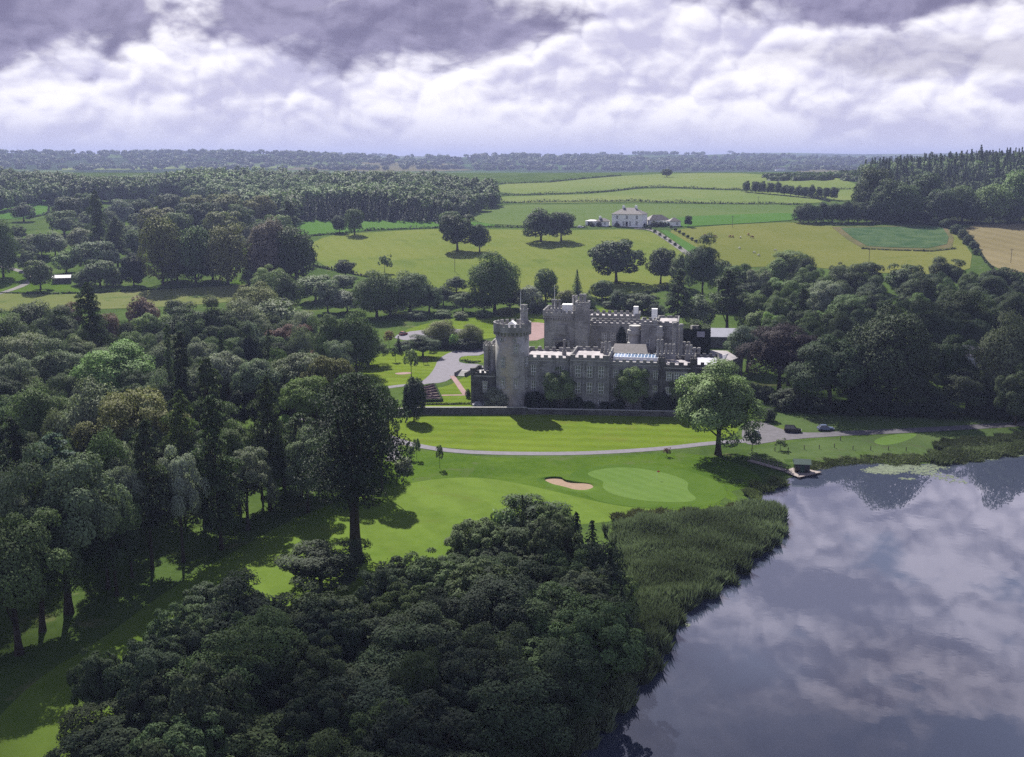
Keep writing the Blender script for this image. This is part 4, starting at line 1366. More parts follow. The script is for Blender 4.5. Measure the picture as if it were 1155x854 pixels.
for i in range(4):
    a = i * math.pi / 2 + .4
    b.lathe(3.2 + .7 * math.cos(a), 1.6 + .7 * math.sin(a), [(.34, 28.7), (.3, 29.6), (.36, 29.7), (.36, 29.9)], 8)
part('chimney', b, M['stone'], tower)
b = MB().tube([(2.0, 2.6, 22.6), (2.0, 2.6, 33.5)], [.09, .05], 8)
part('flagpole', b, M['white'], tower)


def tower_window(px_, z, w, h_, **kw):
    a = math.asin(max(-1, min(1, (px_ - 578) / 19.2))) + R(10)     # around the tower, from its front
    r = 4.93
    window(tower, r * math.sin(a), -r * math.cos(a), z, w, h_, rz=a, **kw)


for (px_, z, h_) in ((567.5, 12.2, 2.9), (593.5, 12.2, 2.9), (567.5, 6.0, 3.0), (582, 6.0, 3.0), (594, 6.0, 3.0)):
    tower_window(px_, z, 1.15, h_)
tower_window(582, 16.4, 1.15, 2.5)
for px_ in (566, 581, 594):
    tower_window(px_, 20.0, .7, .8, lights=1, rows=1, hood=False)

# front range
fr = box_part('front_range', 3.2, 17.6, -1.5, 12.5, -.5, 14.4, merlon=1.2, gap=.95)
for (u, w, k_) in ((6.6, 1.35, 2), (10.8, 2.7, 4), (14.9, 1.35, 2)):
    window(fr, u, -1.5, 9.7, w, 2.9, k_)
    window(fr, u, -1.5, 5.0, w, 2.9, k_)
    window(fr, u, -1.5, 1.6, min(w, 1.5), 1.4, 2, 2, hood=False)
b = MB().box(8.9, 12.7, -1.72, -1.502, 9.2, 13.4)
for x in (12.75, 16.75):
    b.lathe(x, -1.5, [(.32, -.4), (.32, 14.3), (.42, 14.5), (.42, 15.5)], 8)
part('bay_surround', b, M['stone'], fr)
bay = box_part('projecting_bay', 17.6, 28.6, -2.4, 12.5, -.5, 14.9, merlon=1.2, gap=.95)
for u in (19.7, 23.1, 26.5):
    window(bay, u, -2.4, 9.7, 1.45, 3.2)
    window(bay, u, -2.4, 4.9, 1.45, 3.1)
    window(bay, u, -2.4, 1.5, 1.5, 1.5, 2, 2, hood=False)
b = MB()
for x in (17.7, 21.4, 24.8, 28.5):
    b.box(x - .32, x + .32, -2.72, -2.402, -.4, 14.2)
part('pilasters', b, M['stone'], bay)
east = box_part('plain_range', 28.6, 43.6, -1.2, 10, -.5, 13.8, roof='lead', merlon=1.1, gap=1.0)
for u in (30.6, 34.6, 38.4, 42.0):
    window(east, u, -1.2, 9.5, 1.2, 2.4)
    window(east, u, -1.2, 5.0, 1.2, 2.6)
    window(east, u, -1.2, 1.6, 1.2, 1.5, 2, 2, hood=False)
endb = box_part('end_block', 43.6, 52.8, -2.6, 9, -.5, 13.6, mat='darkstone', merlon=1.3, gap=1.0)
for u in (45.9, 48.0, 50.1):
    window(endb, u, -2.6, 9.6, 1.35, 2.3)
    window(endb, u, -2.6, 4.8, 1.35, 2.6)
b = MB()
for x in (43.7, 52.7):
    b.lathe(x, -2.5, [(.8, -.4), (.8, 14.6), (1.05, 14.9), (1.05, 16.2)], 8)
    for i in range(4):
        b.lathe(x + .62 * math.cos(i * 1.571), -2.5 + .62 * math.sin(i * 1.571), [(.22, 16.2), (.2, 16.9)], 6)
part('corner_turret', b, M['darkstone'], endb)
# chimneys and glazing on the front roofs
for (u, v, top, n_) in ((14.6, 6, 19.2, 1), (26.8, 6.5, 18.9, 2), (25.6, 9, 18.2, 2), (42.2, 6, 20.0, 2), (44.5, 7, 18.6, 3), (50.6, 7.5, 18.4, 2)):
    b = MB()
    b.box(u - .55, u - .55 + 1.15 * n_, v - .6, v + .6, 14.0, 15.8)
    for i in range(n_):
        shaft(b, u + i * 1.15, v, 15.8, top, .34)
    part('chimney', b, M['stone'], castle)
b = MB().box(29.4, 42.4, 3.5, 9.2, 13.85, 14.9)
gl = part('skylight', b, M['glassroof'])
b = MB()
for i in range(14):
    b.box(29.45 + i * .99, 29.53 + i * .99, 3.4, 9.2, 14.9, 14.96)
b.box(29.4, 42.4, 3.36, 3.5, 13.9, 14.97)
part('glazing_bar', b, M['white'], gl)
b = MB().box(27.5, 39, 12.6, 26, -.5, 13.0)
part('courtyard_block', b, M['darkstone'])
b = MB().prism([(27.2, 12.55), (39.3, 12.55), (39.3, 26.3), (27.2, 26.3)], 13.0, 13.2)
k = b.verts([(27.2, 12.55, 13.2), (39.3, 12.55, 13.2), (39.3, 26.3, 13.2), (27.2, 26.3, 13.2), (28.5, 19.4, 16.2), (38, 19.4, 16.2)])
for f in ((0, 1, 5, 4), (1, 2, 5), (2, 3, 4, 5), (3, 0, 4)):
    b.face([k + i for i in f])
part('slate_roof', b, M['slate'])
b = MB().box(5, 27, 12.6, 25, -.5, 12.5)
low = part('inner_range', b, M['stone'])
part('roof', MB().box(5.3, 26.8, 13, 24.8, 12.5, 12.7), M['paleroof'], low)
b = MB().box(8, 24, 25.1, 47.8, -.5, .1)
part('courtyard_paving', b, M['gravel'])
b = MB()
battlement(b, [(4.4, 24.9), (4.4, 12.7)], 12.5, closed=False)
part('battlement', b, M['stone'], low)

# flank going back from the round tower
fl = box_part('side_wing', -8.6, -3.8, 4.2, 22, -.5, 15.6, merlon=1.1, gap=.8)
for v in (9, 13, 17):
    window(fl, -8.6, v, 9.6, 1.2, 2.8, rz=-math.pi / 2)
    window(fl, -8.6, v, 4.6, 1.2, 2.8, rz=-math.pi / 2)
b = MB()
for (u, v) in ((-8.6, 4.2), (-6.4, 4.0), (-8.8, 7.0)):
    b.lathe(u, v, [(.85, -.4), (.85, 15.4), (1.05, 15.8), (1.05, 17.2)], 8)
    for i in range(6):
        b.lathe(u + .8 * math.cos(i * 1.047), v + .8 * math.sin(i * 1.047), [(.2, 17.2), (.2, 17.8)], 5)
part('buttress_turret', b, M['stone'], fl)
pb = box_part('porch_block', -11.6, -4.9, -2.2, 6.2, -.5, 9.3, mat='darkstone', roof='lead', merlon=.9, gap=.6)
window(pb, -7.8, -2.2, 4.2, 1.1, 3.0, 2, 3)
window(pb, -11.6, 2, 4.2, 1.1, 3.0, 2, 3, rz=-math.pi / 2)
b = MB()
b.lathe(-11.5, -2.1, [(.6, -.4), (.6, 9.4), (.8, 9.7), (.8, 11.3)], 8)
part('corner_turret', b, M['darkstone'], pb)

# gate tower group at the back
gt = box_part('gate_tower', 2.4, 13.0, 48, 60, -.5, 20.0, merlon=1.0, gap=.8, low=1.2, high=.9, out=.45)
b = MB()
for i in range(13):
    b.box(2.6 + i * .82, 3.0 + i * .82, 47.55, 48.0, 18.7, 19.5)
for i in range(14):
    b.box(1.95, 2.4, 48.3 + i * .82, 48.7 + i * .82, 18.7, 19.5)
part('corbel', b, M['stone'], gt)
b = MB()
b.box(5.6, 11.2, 47.0, 47.99, 11.6, 12.3)
b.box(5.6, 6.3, 46.9, 47.99, -.4, 11.6)
b.box(10.5, 11.2, 46.9, 47.99, -.4, 11.6)
b.box(7.0, 9.8, 47.4, 47.99, 14.0, 17.2)
part('porch', b, M['stone'], gt)
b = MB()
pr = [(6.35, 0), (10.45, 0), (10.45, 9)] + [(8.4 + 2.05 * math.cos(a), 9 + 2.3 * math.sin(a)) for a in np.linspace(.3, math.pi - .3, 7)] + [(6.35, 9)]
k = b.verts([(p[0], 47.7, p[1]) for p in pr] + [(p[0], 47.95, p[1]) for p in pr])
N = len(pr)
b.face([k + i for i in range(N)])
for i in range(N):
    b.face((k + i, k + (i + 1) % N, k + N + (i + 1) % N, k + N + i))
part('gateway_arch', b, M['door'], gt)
for v in (51, 54, 57):
    window(gt, 2.4, v, 10.5, 1.0, 2.4, rz=-math.pi / 2)
    window(gt, 2.4, v, 5.0, 1.0, 2.4, rz=-math.pi / 2)
b = MB()
for i in range(3):
    shaft(b, 5.0 + i * 1.1, 50.5, 20.8, 25.4, .42)
b.box(4.2, 8.0, 49.8, 51.2, 20.6, 22.4)
part('chimney', b, M['stone'], gt)
b = MB().box(8.0, 11.3, 51, 54, 20.7, 23.6)
part('roof_cabin', b, M['white'], gt)
b = MB()
for i in range(2):
    shaft(b, 11.2 + i * 1.1, 56, 20.8, 26.2, .4)
part('chimney', b, M['stone'], gt)
b = MB().tube([(5.2, 53, 20.6), (5.2, 53, 30)], [.08, .05], 6)
part('flagpole', b, M['white'], gt)
st = box_part('stair_tower', 13.0, 17.3, 46.8, 52, -.5, 23.6, merlon=.8, gap=.55, low=.7, high=.8)
b = MB()
for i in range(2):
    shaft(b, 14.4 + i * 1.3, 50.4, 23.7, 27.4, .5)
part('chimney', b, M['stone'], st)
cr = box_part('courtyard_range', 17.3, 36.0, 55, 60.5, -.5, 16.6, merlon=1.0, gap=.9)
for u in (22, 25.0, 30.4):
    window(cr, u, 55, 11.2, 1.5, 2.6)
    window(cr, u, 55, 5.6, 1.5, 2.8)
back = box_part('back_range', 15, 33, 66, 74, -.5, 17.6, merlon=1.2, gap=1.0)
part('chimney', MB().box(31.0, 32.6, 66.4, 68.0, 17.6, 21.4), M['white'], back)


def ivy(parent, face_fn, k, thick=.35, leaf=.55, colour='deep', name='ivy'):
    s = rng.random((k, 2))
    P_, N_ = face_fn(s)
    P_ = P_ + N_ * (rng.random((k, 1)) * thick)
    me = leaf_mesh(name, P_, N_ + rng.normal(size=N_.shape) * .45 + np.array((0, 0, .25)), leaf * rng.uniform(.6, 1.3, k), rng.uniform(.65, 1.3, k), .85)
    o = put(name, me, parent)
    o.color = (*COLS[colour], 1)
    return o


def front(u0, u1, v, z0, z1, bulge=0.0):
    def f(s):
        top = z1 - (z1 - z0) * bulge * (2 * np.abs(s[:, 0] - .5)) ** 2
        return np.stack([u0 + (u1 - u0) * s[:, 0], np.full(len(s), v), z0 + (top - z0) * s[:, 1]], 1), np.tile((0., -1., 0.), (len(s), 1))
    return f


ivy(cr, front(26.4, 29.4, 54.98, 3, 16.2, .25), 900, .9)
ivy(cr, front(31.6, 35.5, 54.98, 3, 16.6, .15), 1100, .9)
ivy(cr, front(18.2, 21.0, 54.98, 0, 8, .4), 400, .5, colour='dark')
sq = box_part('square_tower', 36, 40.6, 26.5, 32, -.5, 21.6, merlon=1.0, gap=.7, low=.5, high=.6)
b = MB()
for (u, v, r, z0, z1) in ((33.9, 29.5, 1.75, -.5, 20.4), (41.4, 27.6, 1.2, 12, 20.6)):
    if z0 < 0:
        b.lathe(u, v, [(r, z0), (r, 13.2), (r * 1.3, 14.0), (r * 1.3, 15.0), (r * 1.1, 15.2), (r * 1.1, 17.2), (r * 1.35, 17.9), (r * 1.35, 19.0), (r * 1.05, 19.1), (r * 1.05, z1)], 16)
    else:
        b.lathe(u, v, [(.3, z0), (r, z0 + 2.2), (r, 17), (r * 1.25, 17.6), (r * 1.25, 18.8), (r, 18.9), (r, z1)], 12)
part('corner_turret', b, M['dressing'], sq, False)
window(sq, 38.3, 26.5, 14.5, .8, 2.0, 1, 2)
rb = box_part('rear_block', 40.6, 47.2, 33, 46, -.5, 20.6, merlon=1.2, gap=.9, low=.4, high=.45)
part('chimney', MB().box(38.6, 40.4, 38, 39.6, 20.0, 24.6), M['white'], rb)
part('link_range', MB().box(36, 47, 46.2, 60, -.5, 15.2), M['stone'])
for (u, v, top) in ((46.6, 17.5, 23.4), (48.5, 17.8, 23.0)):
    b = MB()
    b.box(u - .95, u + .95, v - .95, v + .95, -.5, 13.0)
    shaft(b, u, v, 13.0, top, .62)
    part('chimney_stack', b, M['stone'])
ib = MB().box(47.6, 57.4, 56, 66, -.5, 15.6)
ivb = part('ivy_block', ib, M['darkstone'])
ivy(ivb, front(47.5, 57.5, 55.98, 0, 15.8), 3800, .7)
ivy(ivb, lambda s: (np.stack([np.full(len(s), 47.58), 56 + 10 * s[:, 0], 15.6 * s[:, 1]], 1), np.tile((-1., 0., 0.), (len(s), 1))), 2400, .5)
ivy(ivb, lambda s: (np.stack([47.6 + 9.8 * s[:, 0], 56 + 10 * s[:, 1], np.full(len(s), 15.62) + (s[:, 0] > .3) * (s[:, 0] < .62) * 1.6], 1), np.tile((0., 0., 1.), (len(s), 1))), 2400, .5, colour='mid')
part('dormer', MB().box(53.0, 55.6, 55.0, 55.9, 13.2, 15.0), M['greyroof'], ivb)

# pale roofed extension at the right end, with a battlemented garden wall running back
loc = lambda x, y: (x * math.cos(R(10)) - (y - 318) * math.sin(R(10)) - .1, x * math.sin(R(10)) + (y - 318) * math.cos(R(10)))
ext = [loc(*q) for q in ((52.5, 322), (63.5, 334), (75.5, 353), (74, 371), (62, 374), (55, 350))]
b = MB().prism(ext, -.5, 7.0)
ex = part('extension', b, M['darkstone'])
part('roof', MB().prism([(p[0] * .985 + .75, p[1] * .98 + .5) for p in ext], 7.0, 7.22), M['paleroof'], ex)
b = MB()
battlement(b, ext[:3], 7.0, closed=False, low=.8, high=.8, merlon=1.0, gap=.8)
part('battlement', b, M['darkstone'], ex)
b = MB()
for i in range(8):
    a = Vector(ext[1]).lerp(Vector(ext[3]), .25 + i * .07)
    d = (Vector(ext[2]) - Vector(ext[1])).normalized()
    b.obox(a, d, 4.6, .35, 7.22, 7.5)
part('roof_rib', b, M['greyroof'], ex)
c0, c1 = loc(53.5, 333), loc(65.0, 338)
d = (Vector(c1) - Vector(c0)).normalized()
e_ = Vector((-d.y, d.x))
cen = (Vector(c0) + Vector(c1)) / 2 + e_ * 2
b = MB()
b.obox(cen, d, 12.2, 4.2, 7.23, 9.2)
cons = part('conservatory', b, M['pane'])
b = MB()
for i in range(13):
    b.obox(Vector(c0) + d * (.1 + i) - e_ * .06 + d * .0, d, .13, .12, 7.24, 9.22)
for z in (7.3, 8.2, 9.12):
    b.obox(cen - e_ * 2.16, d, 12.3, .08, z, z + .12)
part('glazing_bar', b, M['white'], cons)
b = MB()
b.obox(cen, d, 12.4, 4.4, 9.24, 9.4)
part('roof', b, M['paleroof'], cons)
b = MB()
for q in ((57.5, 341), (56.0, 352)):
    shaft(b, *loc(*q), 7.2, 13.4, .5)
    shaft(b, loc(*q)[0] + 1.4, loc(*q)[1], 7.2, 13.4, .5)
part('chimney', b, M['stone'], ex)
gl2 = box_part('garden_range', 52.8, 60, 14, 30, -.5, 10.8, mat='darkstone', roof='greyroof', merlon=1.2, gap=.9)


# ------------------------------------------------------------------ buildings
def building(name, loc_, label, cat, rz, w, d_, eave, ridge, wall='whitewall', roof='slate', hip=True, wins=(), door=None, chim=(), over=.45, group=None):
    t_ = thing(name, loc_, label, cat, rz, group)
    put_ = lambda nm, bb, mt, par=t_: bb.build(nm, M[mt], par)
    b = MB().box(-w / 2, w / 2, -d_ / 2, d_ / 2, -1.5, eave)
    if not hip:
        k = b.verts([(-w / 2, -d_ / 2, eave), (-w / 2, d_ / 2, eave), (-w / 2, 0, ridge - .15), (w / 2, -d_ / 2, eave), (w / 2, d_ / 2, eave), (w / 2, 0, ridge - .15)])
        b.face((k, k + 2, k + 1))
        b.face((k + 3, k + 4, k + 5))
    wl = put_('wall', b, wall)
    b = MB()
    a, c = w / 2 + over, d_ / 2 + over
    hp = min(a * .95, c) if hip else 0
    pts = [(-a, -c), (a, -c), (a, c), (-a, c)]
    k = b.verts([(*p, eave - .12) for p in pts] + [(*p, eave + .06) for p in pts] + [(-a + hp, 0, ridge), (a - hp, 0, ridge)])
    for f in ((3, 2, 1, 0), (0, 1, 5, 4), (1, 2, 6, 5), (2, 3, 7, 6), (3, 0, 4, 7), (4, 5, 9, 8), (5, 6, 9), (6, 7, 8, 9), (7, 4, 8)):
        b.face([k + i for i in f])
    rf = put_('roof', b, roof)
    for (x, y, z1) in chim:
        bb = MB().box(x - .9, x + .9, y - .55, y + .55, eave, z1)
        for i in (-.5, 0, .5):
            bb.lathe(x + i, y, [(.17, z1), (.14, z1 + .6)], 6)
        put_('chimney', bb, 'white', rf)
    for (x, z, ww, hh, side) in wins:
        rzz, xx, yy = ((0, x, -d_ / 2), (-math.pi / 2, -w / 2, x), (math.pi / 2, w / 2, x))[side]
        o = window(t_, xx, yy, z, ww, hh, 2, 2, rz=rzz, hood=False)
    if door:
        x, ww, hh = door
        bb = MB().box(x - ww / 2, x + ww / 2, -d_ / 2 - .12, -d_ / 2 + .05, 0, hh)
        put_('door', bb, 'door')
    return t_


p = G(710, 254.5)
building('country_house', p, 'white two-storey country house with hipped slate roof on the hill', 'house', R(-22), 22, 14, 8.3, 12.6,
         wins=[(-7.2, 5.2, 1.2, 2.0, 0), (0, 5.2, 1.2, 2.0, 0), (7.2, 5.2, 1.2, 2.0, 0), (-7.2, 1, 1.2, 2.3, 0), (7.2, 1, 1.2, 2.3, 0), (-2.4, .6, .8, 2.6, 0), (2.4, .6, .8, 2.6, 0), (-3.4, 5.2, 1.1, 1.9, 1), (3.4, 5.2, 1.1, 1.9, 1)],
         door=(0, 1.6, 3.2), chim=((-4.6, 0, 13.9), (4.6, 0, 13.9)))
p = G(680, 255)
building('outbuilding', p, 'low white outbuilding with brown roof left of the white house', 'outbuilding', R(-14), 9, 6, 3.4, 5.6, wins=[(-2, 1.2, .9, 1.3, 0), (2, 1.2, .9, 1.3, 0)], chim=((-2, 0, 6.6),))
p = G(668, 254)
building('garage', p, 'low white garage with a dark open bay at the far left of the white house', 'garage', R(-14), 9, 6, 3.0, 4.0, roof='greyroof', door=(-1, 3.4, 2.4))
p = G(741, 253)
building('bungalow', p, 'long brown-roofed bungalow right of the white house', 'bungalow', R(18), 16, 9, 3.2, 6.8)
p = G(760, 255)
building('bungalow', p, 'small hip-roofed white annexe at the right end of the brown-roofed bungalow', 'annexe', R(8), 8, 7, 3.4, 6.0, wins=[(1.2, 1.2, 1.2, 1.2, 0)])
building('shed', (G(814, 393, 0).x, G(814, 393, 0).y + 6, 0), 'long single-storey shed with pale grey sheet roof behind the castle extension', 'shed', R(-6), 21, 9, 4.2, 7.0, wall='darkstone', roof='greyroof', hip=False)
for i, (x, y, w_, rz, lab) in enumerate(((886, 374, 17, -30, 'pale-roofed house among trees, leftmost right of the castle'), (936, 381, 13, -8, 'pale-roofed house among trees behind the purple-black beech'), (997, 385, 10, 40, 'white-gabled cottage half hidden in the middle of the right wood'), (1093, 392, 12, -25, 'pale-roofed cottage among trees at the right edge of the right wood'))):
    p = G(x, y, 6.5)
    building('cottage', (p.x, p.y, float(hb(p.x, p.y))), lab, 'cottage', R(rz), w_, 8, 4.2, 7.2, roof='paleroof', hip=False, wins=[(-w_ / 4, 1.2, 1, 1.3, 0), (w_ / 4, 1.2, 1, 1.3, 0)])
p = G(70, 319)
building('barn', p, 'small tin-roofed barn beside the track in front of the left copse', 'barn', R(14), 9, 5, 2.8, 4.2, wall='darkstone', roof='greyroof', hip=False)
for (x, y, w_, lab) in ((880, 192.5, 26, 'far white-walled farmhouse on the field edge left of the hilltop wood'), (222, 181, 30, 'far pale farmhouse in the trees of the left horizon'), (305, 187, 26, 'far white farmhouse in the woods left of centre')):
    p = G(x, y)
    building('farmhouse', p, lab, 'farmhouse', R(6), w_, 9, 5, 9, hip=False)

# ------------------------------------------------------------------ walls and garden
def wall_run(name, pts, th, h_, mat, label, cat, px=True, cap=True, z=0.0):
    w = [G(a, b).xy for a, b in pts] if px else [Vector(p) for p in pts]
    t_ = thing(name, (w[0].x, w[0].y, 0), label, cat)
    b, c = MB(), MB()
    for i, (p, q) in enumerate(zip(w[:-1], w[1:])):
        d = (q - p).normalized()
        a = (p + q) / 2 - w[0]
        b.obox(a, d, (q - p).length, th - .004 * i, z - .4, z + h_)
        c.obox(a, d, (q - p).length + .06, th + .16 - .004 * i, z + h_ + .002, z + h_ + .16)
    b.build('masonry', M[mat], t_)
    if cap:
        c.build('coping', M['dressing'], t_)
    return t_


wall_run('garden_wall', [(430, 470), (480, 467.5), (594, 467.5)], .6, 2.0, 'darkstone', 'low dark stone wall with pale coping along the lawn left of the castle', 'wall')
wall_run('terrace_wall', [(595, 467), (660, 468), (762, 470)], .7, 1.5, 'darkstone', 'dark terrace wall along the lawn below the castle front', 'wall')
p = G(488, 454)
t_ = thing('flower_bed', (p.x, p.y, 0), 'dark square parterre of clipped rows and bedding plants left of the castle', 'flower bed')
q = [G(a, b).xy - p.xy for a, b in ((476, 438), (490, 434.5), (499, 453), (478, 453.5))]
MB().prism(q, -.1, .12).build('soil', M['post'], t_)
b = MB()
for i in range(6):
    f = (i + .5) / 6
    a, c = q[0].lerp(q[3], f), q[1].lerp(q[2], f)
    for j in range(9):
        x = a.lerp(c, (j + .5) / 9)
        b.lathe(x.x, x.y, [(.38, .1), (.5, .35), (.2, .6 + .3 * random.random())], 6)
tag(b.build('bedding_plants', M['flowers'], t_), kind='stuff')
for (s, e) in ((0, 1), (1, 2), (2, 3), (3, 0)):
    bb = MB()
    bb.obox((q[s] + q[e]) / 2, q[e] - q[s], (q[e] - q[s]).length - .5, .6, 0, .7 + .01 * s)
    bb.build('box_edging', M['boxhedge'], t_)
a, c = G(519, 424.5).xy, G(532, 417.5).xy
t_ = thing('garden_steps', (a.x, a.y, 0), 'short flight of stone steps between dark side walls beside the castle porch', 'steps')
d = (c - a).normalized()
b = MB()
for i in range(7):
    b.obox(d * (.5 + i * .75), d, .748, 3.2, -.2, .14 * (i + 1))
b.build('treads', M['dressing'], t_)
for s in (-1, 1):
    e_ = Vector((-d.y, d.x)) * s * 1.8
    bb = MB()
    bb.obox(d * 2.9 + e_, d, 6.2, .38, -.2, 1.3)
    bb.build('side_wall', M['darkstone'], t_)


def post(name, x, y, h_, label, cat, group=None, r=.07, mat='post', cap=None):
    t_ = thing(name, (x, y, float(land(np.array([x]), np.array([y]))[0])), label, cat, 0, group)
    MB().lathe(0, 0, [(r, -.3), (r, h_ - .08), (r * .5, h_)], 7).build('shaft', M[mat], t_)
    if cap:
        cap(t_)
    return t_


for i, (x, y) in enumerate(((874, 509), (889, 509.5), (907, 507), (924, 506.5), (941, 505), (962, 507.5), (982, 508), (1002, 508), (1022, 509), (948, 497))):
    p = G(x, y)
    bd = lambda t2: MB().box(-.11, .11, -.11, .11, .98, 1.06).build('cap', M['post'], t2)
    post('shore_post', p.x, p.y, 1.1, 'dark wooden post standing in the grass of the far shore behind the jetty', 'post', 'shore posts', .1, cap=bd)
for (x, y, lab) in ((826, 257, 'utility pole on the pasture right of the white house'), (972, 254, 'utility pole in front of the spur of trees'), (980, 297, 'utility pole in the olive pasture below the leafy crop'), (1140, 297, 'utility pole in the stubble field'), (513, 307, 'utility pole in the meadow behind the castle'), (855, 233, 'utility pole on the hill field below the tree row')):
    p = G(x, y)
    arm = lambda t2: MB().box(-1.1, 1.1, -.08, .08, 7.6, 7.8).build('crossarm', M['post'], t2)
    post('utility_pole', p.x, p.y, 8.5, lab, 'utility pole', 'utility poles', .13, cap=arm)


def flagstick(x, y, label):
    p = G(x, y)
    fl_ = lambda t2: MB().box(.02, .55, -.012, .012, 1.75, 2.1).build('flag', M['redflag'], t2)
    post('golf_flag', p.x, p.y, 2.15, label, 'flag', None, .022, 'white', fl_)


flagstick(741, 541, 'thin golf flag standing on the putting green')
p = G(480, 411)
t_ = thing('sign_board', (p.x, p.y, 0), 'small dark board on two posts beside the castle driveway', 'sign')
for s in (-.8, .8):
    bb = MB().box(s - .06, s + .06, -.06, .06, -.2, 2.4)
    bb.build('leg', M['post'], t_)
MB().box(-1.05, 1.05, -.1, -.062, .9, 2.5).build('board', M['post'], t_)

# ------------------------------------------------------------------ jetty
a, c = G(845, 520, 0).xy, G(886, 531.5, -WATER_Z * 0).xy
t_ = thing('gangway', (a.x, a.y, .25), 'narrow grey gangway with handrails leading down to the jetty', 'gangway')
d = (c - a).normalized()
e_ = Vector((-d.y, d.x))
L_ = (c - a).length
b = MB()
b.obox(d * L_ / 2, d, L_, 1.5, -.16, 0)
b.build('deck', M['wood'], t_)
for s in (-1, 1):
    b = MB()
    for i in range(9):
        q = d * (L_ * (i + .2) / 8.6) + e_ * s * .7
        b.box(q.x - .04, q.x + .04, q.y - .04, q.y + .04, 0, 1.0)
    b.tube([(e_.x * s * .7, e_.y * s * .7, 1.02), (d.x * L_ + e_.x * s * .7, d.y * L_ + e_.y * s * .7, 1.02)], [.045, .045], 6)
    b.build('handrail', M['wood'], t_)
q4 = [G(x, y, WATER_Z * -1 if False else 0).xy for x, y in ((884, 531.5), (897, 526.5), (927, 532.5), (901, 538.5))]
cen = sum(q4, Vector((0, 0))) / 4
t_ = thing('jetty', (cen.x, cen.y, 0), 'low floating timber jetty on the lake', 'jetty')
MB().prism([p - cen for p in q4], -.12, .02).build('deck', M['wood'], t_)
b = MB()
for p in q4:
    x = (p - cen) * .86
    b.lathe(x.x, x.y, [(.42, -.85), (.42, -.121)], 10)
b.build('float', M['post'], t_)
b = MB()
for i in range(4):
    x = (q4[i] - cen) * .95
    b.lathe(x.x, x.y, [(.06, 0.0), (.06, .8)], 6)
b.build('mooring_post', M['post'], t_)
hc = G(904, 531.5).xy
t_ = thing('hut', (hc.x, hc.y, .03), 'little dark green hut with pitched green roof on the jetty', 'hut', R(-8))
MB().box(-1.7, 1.7, -1.4, 1.4, 0, 2.1).build('wall', M['black'], t_)
b = MB()
k = b.verts([(-2.0, -1.75, 2.05), (2.0, -1.75, 2.05), (2.0, 1.75, 2.05), (-2.0, 1.75, 2.05), (-2.0, 0, 2.95), (2.0, 0, 2.95)])
for f in ((3, 2, 1, 0), (0, 1, 5, 4), (2, 3, 4, 5), (1, 2, 5), (3, 0, 4)):
    b.face([k + i for i in f])
b.build('roof', M['greenpaint'], t_)
MB().box(-.5, .5, -1.46, -1.402, .05, 1.85).build('door', M['greenpaint'], t_)


